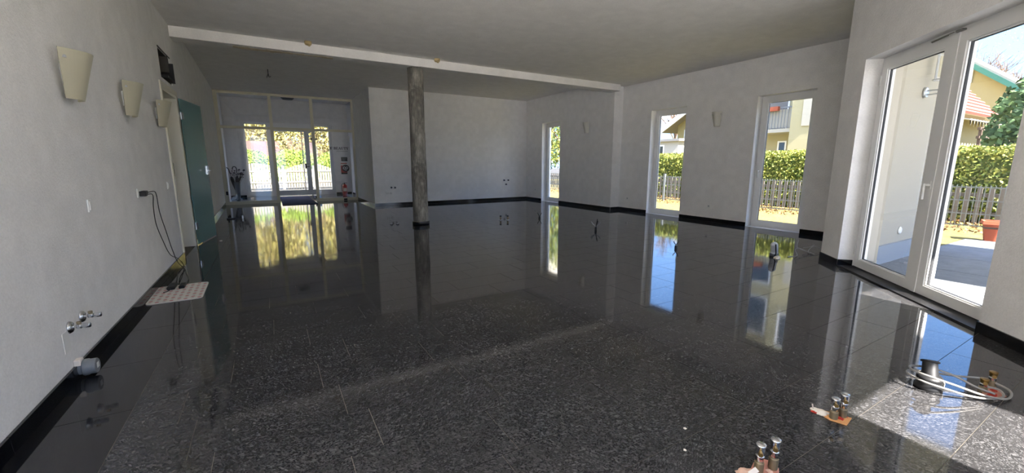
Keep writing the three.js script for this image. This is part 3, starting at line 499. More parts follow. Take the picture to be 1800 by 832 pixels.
{ // black waste pipe elbow with hoses
  const P = [2.86, 0, -0.6];
  const g = thing('waste_pipe', 'black plastic waste pipe socket rising from the floor, wrapped in hoses', 'pipe', P, 0.5);
  part(g, 'socket', lathe([[0.001, 0], [0.052, 0], [0.056, 0.004], [0.056, 0.02], [0.05, 0.024], [0.049, 0.05], [0.052, 0.053], [0.052, 0.062], [0.042, 0.075], [0.001, 0.08]], 30), M.darkPlastic);
  part(g, 'neck', new THREE.CylinderGeometry(0.029, 0.034, 0.085, 26).translate(0, 0.03, 0).rotateZ(-0.42).translate(0.002, 0.068, 0), M.darkPlastic);
  part(g, 'rim', new THREE.TorusGeometry(0.032, 0.006, 8, 28).rotateX(Math.PI / 2).translate(0, 0.072, 0).rotateZ(-0.42).translate(0.002, 0.068, 0), M.darkPlastic);
  part(g, 'lid', cyl(0.031, 0.031, 0.003, 24).translate(0, 0.071, 0).rotateZ(-0.42).translate(0.002, 0.068, 0), M.lightGrey, 'pale sealing lid');
  part(g, 'label', bx(-0.012, 0.02, 0.02, 0.045, 0.0545, 0.0565), M.whitePlastic);
  const hoseMat = std(0x96938e, 0.4, { metalness: 0.25 });
  solid('braided_hose', 'grey braided hose looping low round the black waste pipe', 'hose', tube([[3.06, 0.03, -0.44], [3.09, 0.022, -0.4], [3.05, 0.014, -0.375], [2.95, 0.016, -0.4], [2.86, 0.03, -0.455], [2.8, 0.05, -0.52], [2.775, 0.06, -0.6], [2.81, 0.064, -0.672], [2.88, 0.06, -0.68], [2.96, 0.05, -0.62], [3.04, 0.045, -0.54], [3.1, 0.05, -0.47]], 0.0052, 120, 10), hoseMat, [0, 0, 0], 0, 'braided hoses');
  solid('braided_hose', 'grey braided hose crossing high over the black waste pipe', 'hose', tube([[3.16, 0.03, -0.435], [3.13, 0.02, -0.37], [3.03, 0.012, -0.36], [2.92, 0.034, -0.42], [2.83, 0.072, -0.5], [2.78, 0.094, -0.57], [2.79, 0.096, -0.65], [2.85, 0.092, -0.675], [2.93, 0.085, -0.62], [2.99, 0.06, -0.54], [2.995, 0.035, -0.46], [3.02, 0.02, -0.4]], 0.0052, 120, 10), hoseMat, [0, 0, 0], 0, 'braided hoses');
  floorValve('brass floor valve beside the hoses, nearer the waste pipe', [3.045, 0, -0.445], 0.3, 0.075, 'brass floor valves by the hoses', M.brass);
  floorValve('brass floor valve beside the hoses, farther from the waste pipe', [3.16, 0, -0.437], 0.3, 0.085, 'brass floor valves by the hoses', M.brass);
  const c = thing('floor_cutout', 'small red mortar patch below the brass valves and hoses', 'rubble', [3.06, 0, -0.41]);
  part(c, 'mortar', prism([[-0.05, -0.03], [0.06, -0.05], [0.1, -0.01], [0.02, 0.04], [-0.04, 0.03]], 0.0005, 0.006), M.pinkPlaster);
  part(c, 'red_sealant', [blob(0.016, 0.5, 0.6, 21).scale(1.6, 1, 1).translate(-0.02, 0.004, 0.0), blob(0.014, 0.5, 0.6, 22).translate(0.04, 0.004, -0.005)], M.redGrout);
}
// ---- stubs and wires farther out on the floor
function wireTuft(label, pos, hgt, n, spread, mats) {
  const g = thing('cable_tuft', label, 'cable', pos, 0, 'cable ends sticking out of the floor');
  part(g, 'conduit', cyl(0.02, 0.018, hgt * 0.3, 14), M.darkPlastic);
  for (let i = 0; i < n; i++) { const a = i / n * 6.28 + 0.7, r = spread * rr(0.6, 1.1), x = Math.cos(a) * r, z = Math.sin(a) * r, h = hgt * rr(0.7, 1.05); part(g, 'wire', tube([[0, hgt * 0.1, 0], [x * 0.2, hgt * 0.4, z * 0.2], [x * 0.75, h * 0.75, z * 0.75], [x, h, z]], 0.0065, 12, 6), mats[i % mats.length]); }
}
wireTuft('splayed grey and black cable ends in the middle of the far floor', [4.85, 0, -5.38], 0.2, 5, 0.11, [M.lightGrey, M.darkPlastic, M.lightGrey]);
wireTuft('thin dark cable end standing before the middle tall window', [4.74, 0, -3.63], 0.14, 2, 0.03, [M.darkPlastic, M.lightGrey]);
wireTuft('dark cable end on the floor before the farthest window', [4.9, 0, -7.21], 0.13, 2, 0.05, [M.darkPlastic, M.darkPlastic]);
for (const [x, z, l] of [[4.03, -7.35, 'left'], [4.17, -7.3, 'right']]) {
  const g = thing('floor_stub', `short dark pipe stub on the far floor, ${l} of a pair`, 'pipe', [x, 0, z], 0, 'pipe stubs on the far floor');
  part(g, 'flange', cyl(0.035, 0.032, 0.012, 16), M.steel); part(g, 'pipe', cyl(0.017, 0.017, 0.075, 14).translate(0, 0.01, 0), M.dullBrass); part(g, 'cap', cyl(0.022, 0.02, 0.025, 10).translate(0, 0.075, 0), M.darkPlastic);
}
for (const [x, z, l] of [[1.93, -7.86, 'left'], [2.04, -7.84, 'right']]) {
  const g = thing('floor_plug', `small capped floor outlet left of the column, ${l} of a pair`, 'pipe', [x, 0, z], 0, 'capped floor outlets beside the column');
  part(g, 'flange', cyl(0.03, 0.03, 0.006, 16), M.darkPlastic); part(g, 'cap', lathe([[0.001, 0.03], [0.015, 0.03], [0.018, 0.025], [0.018, 0.004], [0.001, 0.004]].reverse(), 14), M.steel);
}
{ // wrapped grey pipe bend near the pillar with loose wires
  const g = thing('pipe_bend', 'pale grey wrapped pipe bend on the floor before the nearest tall window', 'pipe', [5.38, 0, -2.68], 0.35);
  part(g, 'foot', lathe([[0.001, 0], [0.05, 0], [0.052, 0.03], [0.045, 0.045], [0.001, 0.045]], 20).translate(0.05, 0, 0), M.greyPlastic);
  part(g, 'pipe', tube([[0.05, 0.02, 0], [0.03, 0.07, 0], [-0.005, 0.11, 0], [-0.03, 0.15, 0]], 0.042, 20, 16), std(0xc4c7cb, 0.7));
  part(g, 'cap', [new THREE.SphereGeometry(0.042, 16, 10).translate(-0.03, 0.15, 0)], std(0xc4c7cb, 0.7));
  part(g, 'strap', [rod([-0.075, 0.17, 0.02], [-0.06, 0.05, 0.03], 0.008), rod([-0.06, 0.05, 0.03], [-0.05, 0.02, 0.02], 0.008)], M.darkPlastic);
  part(g, 'rag', [blob(0.045, 0.45, 0.5, 31).scale(2.1, 1, 0.8).translate(-0.06, 0.0, 0.05), rod([-0.08, 0.015, 0.05], [-0.17, 0.03, 0.06], 0.01)], M.whiteRag);
  const w = thing('loose_wire', 'tangle of thin grey wires on the floor beside the door pillar', 'wire', [5.6, 0, -2.55]);
  const wm = M.lightGrey;
  part(w, 'wire', tube([[-0.1, 0.006, -0.02], [0.08, 0.006, 0.0], [0.13, 0.06, -0.05], [0.22, 0.075, -0.06], [0.32, 0.03, 0.0], [0.4, 0.006, 0.02]], 0.005, 40, 6), wm);
  part(w, 'wire', tube([[0.2, 0.07, -0.06], [0.27, 0.1, -0.1], [0.34, 0.16, -0.12]], 0.005, 14, 6), wm);
  part(w, 'wire', tube([[0.24, 0.06, -0.05], [0.3, 0.03, 0.03], [0.34, 0.006, 0.08]], 0.005, 14, 6), wm);
  part(w, 'wire', tube([[0.36, 0.01, 0.0], [0.48, 0.02, -0.05], [0.55, 0.06, -0.04], [0.62, 0.05, 0.0], [0.68, 0.006, 0.04]], 0.005, 24, 6), wm);
  part(w, 'wire', tube([[0.44, 0.05, -0.1], [0.56, 0.05, -0.08], [0.66, 0.07, -0.07]], 0.005, 14, 6), wm);
}
{ // floor spring plate, chips and scraps on the left floor
  const g = thing('floor_door_stop', 'low dark door stop bar on the floor beyond the teal door', 'door stop', [-0.72, 0, -10.4], 0.1);
  part(g, 'bar', rbx(-0.14, 0.12, 0, 0.025, -0.035, 0.035, 0.006), M.darkPlastic); part(g, 'roller', cyl(0.022, 0.02, 0.06, 14).translate(0.14, 0, 0), M.steel); part(g, 'post', cyl(0.014, 0.012, 0.05, 12).translate(-0.1, 0.02, 0), M.darkPlastic);
  for (const [x, z, l, s] of [[-0.72, -7.46, 'tiny white chip lying on the floor beside the teal door', 0.02], [1.36, -0.93, 'tiny white plaster crumb before the valves at the bottom edge', 0.006], [1.48, -1.02, 'tiny white plaster crumb farther from the valves at the bottom edge', 0.006]]) solid('plaster_crumb', l, 'crumb', blob(s, 0.7, 0.5, x * 9), M.whiteRag, [x, 0.001, z], 0, 'plaster crumbs');
  solid('phone_cable', 'thin white cable loop hanging from the left wall beyond the teal door', 'cable', tube([[-1.065, 0.36, -9.75], [-1.03, 0.38, -9.85], [-1.03, 0.3, -10.05], [-1.05, 0.16, -10.15], [-1.06, 0.12, -10.1]], 0.005, 24, 6), M.lightGrey);
}
// ---- entrance porch things
solid('door_mat', 'dark blue entrance mat through the open partition', 'mat', new RoundedBoxGeometry(0.9, 0.012, 3.4, 2, 0.004), std(0x141a4a, 0.98, { bumpMap: chip, bumpScale: 0.004 }), [0.69, 0.0065, -14.75]);
{
  const P = [-0.94, 0, -16.1], g = thing('umbrella_stand', 'slender grey umbrella stand in the porch corner', 'stand', P);
  part(g, 'vase', lathe([[0.001, 0], [0.1, 0], [0.1, 0.015], [0.06, 0.03], [0.065, 0.2], [0.085, 0.42], [0.1, 0.56], [0.096, 0.56], [0.08, 0.42], [0.06, 0.2], [0.001, 0.05]], 22), std(0x6d747c, 0.4, { metalness: 0.4 }));
  const um = (label, lean, turn, mat) => {
    const u = thing('umbrella', label, 'umbrella', [P[0], 0.06, P[2]], turn, 'umbrellas in the stand');
    const tilt = (q) => q.rotateZ(lean);
    part(u, 'folded_canopy', tilt(lathe([[0.001, 0.1], [0.018, 0.12], [0.045, 0.45], [0.05, 0.62], [0.03, 0.68], [0.012, 0.7]], 10)), mat);
    part(u, 'shaft', tilt(cyl(0.007, 0.007, 0.86, 8)), M.darkPlastic);
    part(u, 'crook_handle', tilt(tube([[0, 0.8, 0], [0, 0.93, 0], [-0.03, 0.99, 0], [-0.085, 0.99, 0], [-0.11, 0.94, 0], [-0.108, 0.9, 0]], 0.0135, 24, 8)), M.black);
  };
  um('dark umbrella leaning left in the grey stand', 0.2, 0, std(0x26262c, 0.8)); um('dark umbrella standing upright in the grey stand', -0.03, 0.2, std(0x2e2c36, 0.8));
  const f = thing('dried_bouquet', 'dark dried flower bunch in the umbrella stand', 'bouquet', [P[0], 0.1, P[2]]);
  const st = [], hd = []; for (let i = 0; i < 26; i++) { const a = rr(0, 6.28), r = rr(0.05, 0.24), h = rr(0.55, 0.85), x = Math.cos(a) * r + 0.05, z = Math.sin(a) * r; st.push(tube([[0, 0.1, 0], [x * 0.3, h * 0.6, z * 0.3], [x, h, z]], 0.004, 8, 5)); hd.push(blob(rr(0.02, 0.036), 1, 0.6, i).translate(x, h, z)); }
  part(f, 'stems', st, std(0x3b3a30, 0.9)); const h = part(f, 'flower_heads', hd, std(0x3f3540, 0.9)); h.userData.kind = 'stuff';
}
{
  const g = thing('fire_extinguisher', 'red fire extinguisher standing in the porch', 'extinguisher', [2.33, 0, -16.1]);
  part(g, 'cylinder', lathe([[0.001, 0], [0.075, 0], [0.08, 0.01], [0.08, 0.34], [0.07, 0.38], [0.04, 0.41], [0.025, 0.42], [0.001, 0.42]], 24), std(0xb01a16, 0.3));
  part(g, 'valve', [cyl(0.02, 0.02, 0.05, 12).translate(0, 0.41, 0), rbx(-0.02, 0.09, 0.45, 0.465, -0.012, 0.012, 0.004)], M.black);
  part(g, 'hose', tube([[0.02, 0.44, 0], [-0.08, 0.43, 0.02], [-0.11, 0.33, 0.03], [-0.1, 0.15, 0.03]], 0.01, 20, 8), M.black);
  part(g, 'label_band', new THREE.CylinderGeometry(0.0806, 0.0806, 0.12, 24, 1, true, -0.8, 1.6).translate(0, 0.22, 0), M.whiteRag);
}
{ // notices on the porch wall
  const Z = ZV + 0.004;
  const a = thing('notice_sign', 'small black rectangular notice on the porch wall', 'sign', [2.5, 1.32, Z]);
  part(a, 'board', rbx(-0.11, 0.11, -0.075, 0.075, 0, 0.01, 0.003), M.black); part(a, 'lines', [0.035, 0, -0.035].map((y, i) => bx(-0.08, 0.08 - i * 0.03, y - 0.006, y + 0.006, 0.0101, 0.011)), std(0x9c9c9c, 0.8));
  const b = thing('notice_sign', 'red and white notice behind the round black sign', 'sign', [2.47, 0.98, Z]);
  part(b, 'board', rbx(-0.11, 0.11, -0.22, 0.2, 0, 0.008, 0.003), std(0xb53a35, 0.6)); part(b, 'white_band', bx(-0.11, 0.11, 0.1, 0.17, 0.0081, 0.0095), M.whiteRag); part(b, 'dark_band', bx(-0.11, 0.11, -0.22, -0.16, 0.0081, 0.0095), M.darkPlastic);
  const c = thing('round_sign', 'round black sign with white marks on the porch wall', 'sign', [2.52, 0.98, Z + 0.012]);
  part(c, 'disc', cyl(0.135, 0.135, 0.012, 32).rotateX(Math.PI / 2), M.black);
  part(c, 'marks', [new THREE.TorusGeometry(0.04, 0.012, 6, 16).translate(-0.045, 0.01, 0.013), new THREE.TorusGeometry(0.036, 0.012, 6, 16).translate(0.05, 0.02, 0.013), bx(-0.03, 0.05, -0.075, -0.05, 0.012, 0.015)], M.whitePlastic);
}

// ---------------------------------------------------------------- outdoors
const grassTex = dataTex(512, (i, j) => { const a = vnoise(i / 60, j / 60, 9), b = vnoise(i / 6, j / 6, 86), c = vnoise(i / 2, j / 2, 256), m = 0.5 * a + 0.3 * b + 0.2 * c; return [0.4 + 0.2 * (m - 0.5), 0.37 + 0.2 * (m - 0.5), 0.17 + 0.12 * (b - 0.5)]; }, true, 3.1);
const paveTex = dataTex(256, (i, j) => { const v = 0.21 + 0.06 * (vnoise(i / 20, j / 20, 13) - 0.5) + 0.08 * (vnoise(i / 2, j / 2, 128) - 0.5); return [v, v * 0.98, v * 0.93]; }, true, 2);
const slabTex = dataTex(256, (i, j) => { const v = 0.44 + 0.05 * (vnoise(i / 20, j / 20, 13) - 0.5) + 0.07 * (vnoise(i / 2, j / 2, 128) - 0.5); return [v * 0.97, v, v * 1.03]; }, true, 1);
const O = { grass: std(0xffffff, 1, { map: grassTex }), pave: std(0xffffff, 0.95, { map: paveTex }), slab: std(0xffffff, 0.85, { map: slabTex }), wire: std(0x6f7478, 0.5, { metalness: 0.4 }), picket: std(0x5d564f, 0.9), palePicket: std(0x6a655c, 0.85), bark: std(0x6a5847, 0.95), render: std(0xa8a07e, 0.95), renderPale: std(0xa5a195, 0.95), leaf: std(0xffffff, 0.75, { side: THREE.DoubleSide }), roofRed: std(0x9c5046, 0.85), roofGrey: std(0x8e8a87, 0.85), fasciaGreen: std(0x2f6e66, 0.6), darkWood: std(0x4a3b31, 0.9), terracotta: std(0x96492f, 0.85), houseGlass: phy(0x39444c, 0.08), leafCore: std(0x4c5a22, 1) };
const lawn = solidStruct('ground', 'dry yellow-green lawn around the building', 'lawn', prism([[7.92, 60], [7.92, -17.3], [7.92, -20], [80, -60], [80, 60]], -0.2, -0.03), O.grass);
solidStruct('ground', 'pale paved forecourt before the entrance', 'paving', prism([[-60, -17.2], [-60, -90], [80, -90], [80, -60], [7.92, -20], [7.92, -17.2]], -0.2, -0.035), O.pave);
solidStruct('ground', 'paved yard south of the building', 'paving', prism([[-60, 60], [-60, -17.2], [-1.6, -17.2], [-1.6, -2.05], [XW - 0.35, -2.05], [XW - 0.35, 1.58], [3.6, 1.58], [3.6, 60]], -0.2, -0.035), std(0xdcd9d3, 0.95));
solidStruct('ground', 'strip of lawn south of the terrace', 'lawn', prism([[3.6, 60], [3.6, 3.2], [7.92, 3.2], [7.92, 60]], -0.2, -0.03), O.grass);
{ // terrace paving slabs
  const g = struct('terrace', 'grey slab terrace outside the double door', 'terrace'); let n = 0;
  part(g, 'bed', prism([[5.95, -1.9], [9.45, -1.9], [9.45, 3.2], [3.6, 3.2], [3.6, 0.45]], -0.18, -0.03), std(0x5b5a58, 1));
  for (let ix = 0; ix < 6; ix++) for (let iz = 0; iz < 5; iz++) {
    const x0 = 3.42 + ix * 1.0, z0 = -1.88 + iz * 1.0; let p = [[x0 + 0.006, z0 + 0.006], [x0 + 0.994, z0 + 0.006], [x0 + 0.994, z0 + 0.994], [x0 + 0.006, z0 + 0.994]];
    const lim = 3.95, out = []; for (let i = 0; i < 4; i++) { const a = p[i], b = p[(i + 1) % 4], da = lim - a[0] - a[1], db = lim - b[0] - b[1]; if (da <= 0) out.push(a); if (da * db < 0) { const t = da / (da - db); out.push([a[0] + (b[0] - a[0]) * t, a[1] + (b[1] - a[1]) * t]); } }
    if (out.length > 2) part(g, n++ ? `slab_${String(n - 1).padStart(3, '0')}` : 'slab', prism(out, -0.06, -0.02), O.slab);
  }
}
{ // roof overhang above the terrace: shades the wing wall and the far part of the terrace
  const g = struct('roof_overhang', 'roof overhang above the terrace', 'roof');
  part(g, 'slab', prism([[5.95, -1.9], [8.4, -1.9], [8.4, 4.5], [5.66, 4.5], [5.66, 1.5], [3.55, 1.5], [3.55, 0.5]], 3.05, 3.35), M.paint);
  part(g, 'post', bx(8.1, 8.25, -0.02, 3.05, 4.2, 4.35), M.paint);
}
{ // outdoor wall lamp and switch on the wing wall
  const g = thing('outdoor_lamp', 'steel outdoor wall lamp with glass cylinder on the terrace wall', 'lamp', [6.72, 1.97, -1.9]);
  part(g, 'wall_disc', lathe([[0.001, 0], [0.06, 0], [0.06, 0.02], [0.05, 0.03], [0.001, 0.03]], 26).rotateX(Math.PI / 2), M.steel);
  part(g, 'arm', [rod([0, 0.02, 0.02], [0.0, 0.02, 0.13], 0.009), rod([0, -0.025, 0.02], [0.0, -0.025, 0.13], 0.009), rod([0, -0.08, 0.13], [0, 0.14, 0.13], 0.014)], M.steel);
  part(g, 'glass_cylinder', new THREE.CylinderGeometry(0.045, 0.045, 0.22, 20, 1, true).translate(0, 0.27, 0.13), phy(0xf4f1e2, 0.4, { transmission: 0.5, thickness: 0 }));
  part(g, 'cage', [0, 1, 2, 3].map((k) => rod([Math.cos(k * 1.57 + 0.4) * 0.07, 0.12, 0.13 + Math.sin(k * 1.57 + 0.4) * 0.07], [Math.cos(k * 1.57 + 0.4) * 0.07, 0.42, 0.13 + Math.sin(k * 1.57 + 0.4) * 0.07], 0.005)).concat([0.13, 0.41].map((y) => new THREE.TorusGeometry(0.07, 0.006, 6, 24).rotateX(Math.PI / 2).translate(0, y, 0.13))), M.steel);
  solid('outdoor_socket', 'round white outdoor socket low on the terrace wall', 'socket', lathe([[0.001, 0], [0.045, 0], [0.045, 0.012], [0.035, 0.02], [0.001, 0.02]], 22).rotateX(Math.PI / 2), M.whitePlastic, [6.66, 0.34, -1.9]);
}
{
  const g = thing('plant_pot', 'square terracotta plant pot at the terrace edge', 'pot', [9.5, -0.03, -1.62], 0.3);
  part(g, 'pot', new THREE.CylinderGeometry(0.17, 0.11, 0.3, 4, 1, true).rotateY(Math.PI / 4).translate(0, 0.15, 0), O.terracotta); part(g, 'rim', bars(-0.135, 0.135, -0.135, 0.135, 0.03, 0, 0.05).map((q) => q.rotateX(-Math.PI / 2).translate(0, 0.27, 0)), O.terracotta); part(g, 'soil', bx(-0.11, 0.11, 0.2, 0.24, -0.11, 0.11), O.darkWood);
}
// foliage: many small leaves as one instanced part
const leafGeo = (() => { const g = new THREE.BufferGeometry(); g.setAttribute('position', new THREE.Float32BufferAttribute([0, -0.5, 0, 0.28, 0, 0.06, 0, 0.5, 0, -0.28, 0, 0.06], 3)); g.setIndex([0, 1, 2, 0, 2, 3]); g.computeVertexNormals(); return g; })();
function leaves(parent, name, n, size, sample, colors) {
  const im = new THREE.InstancedMesh(leafGeo, O.leaf, n), m = new THREE.Matrix4(), q = new THREE.Quaternion(), e = new THREE.Euler(), c = new THREE.Color();
  for (let i = 0; i < n; i++) { const p = sample(i), s = size * rr(0.6, 1.3); e.set(rr(0, 6.28), rr(0, 6.28), rr(0, 6.28)); m.compose(p, q.setFromEuler(e), new THREE.Vector3(s, s, s)); im.setMatrixAt(i, m); const k = colors[Math.floor(rnd() * colors.length)], v = rr(0.42, 0.74); im.setColorAt(i, c.setRGB(k[0] * v, k[1] * v, k[2] * v)); }
  im.name = name; im.userData.kind = 'stuff'; shadow(im); parent.add(im); return im;
}
const inBall = (x, y, z, rx, ry, rz) => () => { for (;;) { const a = rr(-1, 1), b = rr(-1, 1), c = rr(-1, 1), d = a * a + b * b + c * c; if (d < 1 && d > 0.2) return new THREE.Vector3(x + a * rx, y + b * ry, z + c * rz); } };
function branch(out, p, d, len, r, depth, spread) {
  const e = p.clone().addScaledVector(d, len), g = new THREE.CylinderGeometry(r * 0.65, r, len, depth > 2 ? 7 : 4, 1, true);
  g.applyQuaternion(new THREE.Quaternion().setFromUnitVectors(new THREE.Vector3(0, 1, 0), d)).translate((p.x + e.x) / 2, (p.y + e.y) / 2, (p.z + e.z) / 2); out.push(g);
  if (depth <= 0) return; const n = depth > 3 ? 3 : 3;
  for (let i = 0; i < n; i++) { const q = d.clone().add(new THREE.Vector3(rr(-1, 1), rr(-0.35, 0.8), rr(-1, 1)).multiplyScalar(spread)).normalize(); branch(out, p.clone().lerp(e, rr(0.55, 1)), q, len * rr(0.6, 0.85), r * 0.6, depth - 1, spread); }
}
function bareTree(label, pos, h, depth = 6, buds) {
  const g = thing('bare_tree', label, 'tree', pos), out = []; branch(out, new THREE.Vector3(0, 0, 0), new THREE.Vector3(0, 1, 0), h * 0.3, h * 0.02, depth, 0.7);
  part(g, 'branches', out, O.bark);
  if (buds) leaves(g, 'buds', buds, 0.07, inBall(0, h * 0.7, 0, h * 0.4, h * 0.35, h * 0.4), [[0.5, 0.42, 0.12], [0.42, 0.34, 0.14]]);
}
function leafyTree(name, label, pos, rx, ry, y, n, size, colors, trunk = true) {
  const g = thing(name, label, name.includes('tree') ? 'tree' : 'shrub', pos);
  if (trunk) part(g, 'trunk', [tube([[0, 0, 0], [0.06, y * 0.5, 0.03], [0, y, 0]], 0.09 * rx / 2 + 0.03, 10, 8), tube([[0, y * 0.6, 0], [rx * 0.4, y, 0.2], [rx * 0.6, y + ry * 0.4, 0.4]], 0.05, 10, 6), tube([[0, y * 0.7, 0], [-rx * 0.4, y + ry * 0.1, -0.2], [-rx * 0.6, y + ry * 0.5, -0.3]], 0.05, 10, 6)], O.bark);
  leaves(g, 'foliage', n, size, inBall(0, y, 0, rx, ry, rx), colors);
}
const YG = [[0.44, 0.46, 0.06], [0.34, 0.4, 0.06], [0.22, 0.3, 0.05], [0.5, 0.48, 0.1]], DG = [[0.06, 0.14, 0.04], [0.1, 0.2, 0.05], [0.14, 0.24, 0.07]], BG = [[0.24, 0.38, 0.03], [0.2, 0.34, 0.03], [0.32, 0.4, 0.04]], AU = [[0.56, 0.48, 0.12], [0.46, 0.43, 0.1], [0.38, 0.29, 0.1], [0.6, 0.54, 0.2]];
{ // clipped hedge behind the garden fences
  const g = thing('hedge', 'long clipped yellow-green hedge behind the garden fence', 'hedge', [12.6, -0.03, -5.6]), L = 17, H = 1.5, D = 0.9;
  part(g, 'core', bx(-D / 2 + 0.12, D / 2 - 0.1, 0.05, H - 0.12, -L / 2 + 0.1, L / 2 - 0.1), O.leafCore);
  leaves(g, 'foliage', 42000, 0.07, (i) => { const t = rnd(), z = rr(-L / 2, L / 2), bump = 0.06 * noise.noise(z * 2, 3, 1); return t < 0.62 ? new THREE.Vector3(-D / 2 + rr(-0.03, 0.1) + 0.08 * noise.noise(z * 3, i * 0.0003, 5), rr(0.05, H), z) : new THREE.Vector3(rr(-D / 2, D / 2), H + bump + rr(-0.12, 0.04), z); }, YG);
}
{ // dark wooden paling fence, each paling its own mesh
  const g = thing('picket_fence', 'weathered dark wooden paling fence in front of the hedge', 'fence', [11.7, -0.03, 0]); let n = 0;
  for (let z = -17; z < 1; z += 0.15) { const h = 0.72 + rr(-0.015, 0.015); part(g, n++ ? `paling_${String(n - 1).padStart(3, '0')}` : 'paling', bx(-0.012, 0.012, 0.06, h, z, z + 0.068), O.picket); }
  for (const y of [0.2, 0.55]) part(g, 'rail', bx(0.012, 0.05, y, y + 0.07, -17, 1), O.picket);
}
{ // welded wire mesh fence, one thing per panel
  for (let k = 0; k < 7; k++) {
    const z0 = 1 - k * 2.5, g = thing('mesh_fence_panel', `grey wire mesh fence panel, number ${k + 1} counted from the terrace side`.replace(/, number \d+ counted from the terrace side/, ['', ' beyond the double door', ' seen through the terrace door', ' left of the nearest window view', ' in the nearest window view', ' before the middle window', ' beyond the middle window'][k] || ' at the south end of the garden'), 'fence', [11, -0.03, z0]);
    const w = []; for (let z = 0.03; z < 2.48; z += 0.06) w.push(new THREE.BoxGeometry(0.009, 0.76, 0.009).translate(0, 0.42, -z)); for (const y of [0.06, 0.28, 0.52, 0.76]) w.push(new THREE.BoxGeometry(0.018, 0.018, 2.49).translate(0.006, y, -1.25));
    part(g, 'wire_grid', w, O.wire); part(g, 'post', bx(-0.03, 0.03, 0, 0.86, -0.06, 0), O.wire);
  }
}
{ // dead leaves along the fence
  const g = thing('leaf_litter', 'dry brown leaves lying along the garden fence', 'leaves'); g.userData.kind = 'stuff';
  leaves(g, 'dry_leaves', 4200, 0.06, () => new THREE.Vector3(rr(10.2, 12.3), rr(-0.03, 0.03), rr(-16, 0.8)), [[0.34, 0.17, 0.06], [0.42, 0.26, 0.1], [0.25, 0.12, 0.05]]);
}
function winIn(parent, x, y0, y1, z0, z1, shutters) { // window on a wall facing -x
  const w = part(parent, 'window', bars(z0, z1, y0, y1, 0.07, -0.04, 0.02).map((q) => q.rotateY(-Math.PI / 2).translate(x, 0, 0)), M.pvc); part(w, 'pane', bx(x - 0.005, x + 0.01, y0 + 0.05, y1 - 0.05, z0 + 0.05, z1 - 0.05), O.houseGlass);
  if (shutters) part(w, 'shutter', [bx(x - 0.06, x - 0.01, y0, y1, z0 - 0.34, z0 - 0.02)], O.renderPale);
}
{ // pale yellow house with a balcony
  const g = thing('house', 'tall pale yellow house with balcony, seen through the nearest window', 'house', [20, -0.03, 0]);
  part(g, 'wall', [bx(1.2, 9, 0, 9.3, -14.5, -9.7), bx(-0.4, 9, 0, 9.3, -9.7, -8.3)], O.render);
  part(g, 'roof', [bx(-1.0, 9.5, 9.3, 9.5, -15, -7.8)], O.roofRed);
  part(g, 'balcony_slab', bx(-0.2, 1.2, 2.56, 2.72, -12.6, -9.7), O.renderPale);
  for (let z = -12.55; z < -9.7; z += 0.13) part(g, 'baluster', bx(-0.17, -0.15, 2.72, 3.6, z, z + 0.02), O.wire);
  part(g, 'hand_rail', bx(-0.19, -0.13, 3.6, 3.65, -12.6, -9.7), O.wire);
  part(g, 'balcony_screen', bx(-0.1, -0.09, 2.75, 3.55, -12.6, -9.75), O.renderPale);
  part(g, 'planter', bx(-0.35, -0.18, 3.5, 3.68, -10.9, -10.3), O.terracotta, 'red balcony planter');
  winIn(g, 1.2, 2.75, 4.9, -11.6, -10.6); winIn(g, 1.2, 1.5, 2.25, -10.95, -10.55); winIn(g, -0.4, 2.75, 4.2, -8.9, -8.4, true); winIn(g, -0.4, 5.6, 7.2, -9.3, -8.5); winIn(g, 1.2, 5.6, 7.6, -12, -10.6);
  // lower annex with the red roof and awning
}
{
  const g = thing('cottage', 'low yellow house with red tiled roof beyond the terrace', 'house', [21.5, -0.03, -5.2]);
  part(g, 'wall', bx(0, 5, 0, 3.1, -3, -0.2), O.render);
  const roof = part(g, 'roof', new THREE.BoxGeometry(5.5, 0.1, 3.2).rotateX(0.85).translate(2.35, 4.25, -0.88), O.roofRed);
  for (let i = 0; i < 12; i++) part(roof, 'tile_row', new THREE.CylinderGeometry(0.05, 0.05, 5.5, 8).rotateZ(Math.PI / 2).translate(2.35, 3.2 + i * 0.18, 0.12 - i * 0.158), O.roofRed);
  const awn = []; for (let i = 0; i < 14; i++) awn.push(new THREE.CylinderGeometry(0.2, 0.001, 0.28, 3, 1).scale(1, 1, 0.1).translate(0.2 + i * 0.36, 2.62, 0.45)); awn.push(new THREE.BoxGeometry(5.2, 0.04, 0.8).rotateX(0.25).translate(2.5, 2.82, 0.1));
  part(g, 'awning', awn, O.renderPale, 'white zigzag awning');
  const tr = []; for (let i = 0; i < 9; i++) tr.push(bx(0.1 + i * 0.6, 0.2 + i * 0.6, 0, 2.4, 0.7, 0.78)); for (const y of [1.75, 2.05, 2.35]) tr.push(bx(0, 5, y, y + 0.09, 0.68, 0.76));
  part(g, 'trellis', tr, O.darkWood, 'dark wooden trellis');
}
{
  const g = thing('house', 'cream gabled house with green roof edge behind the red roof', 'house', [30, 0.45, 0.2]);
  const sh = new THREE.Shape([[13, 4.0], [9.2, 7.1], [5.4, 4.0], [5.4, 0], [13, 0]].map((q) => new THREE.Vector2(...q)));
  part(g, 'gable_wall', new THREE.ExtrudeGeometry(sh, { depth: 8, bevelEnabled: false }).rotateY(Math.PI / 2), std(0xa69c7c, 0.95));
  const slope = Math.atan2(3.1, 3.8); for (const s of [1, -1]) { part(g, 'roof', new THREE.BoxGeometry(9, 0.16, 5.6).rotateX(s * slope).translate(4, 5.55 + 0.06, -9.2 + s * 2.05), O.roofGrey); part(g, 'fascia', new THREE.BoxGeometry(0.08, 0.2, 5.6).rotateX(s * slope).translate(-0.55, 5.48, -9.2 + s * 2.05), O.fasciaGreen, 'green roof edge board'); }
  winIn(g, -0.05, 4.6, 5.4, -7.6, -7.0);
}
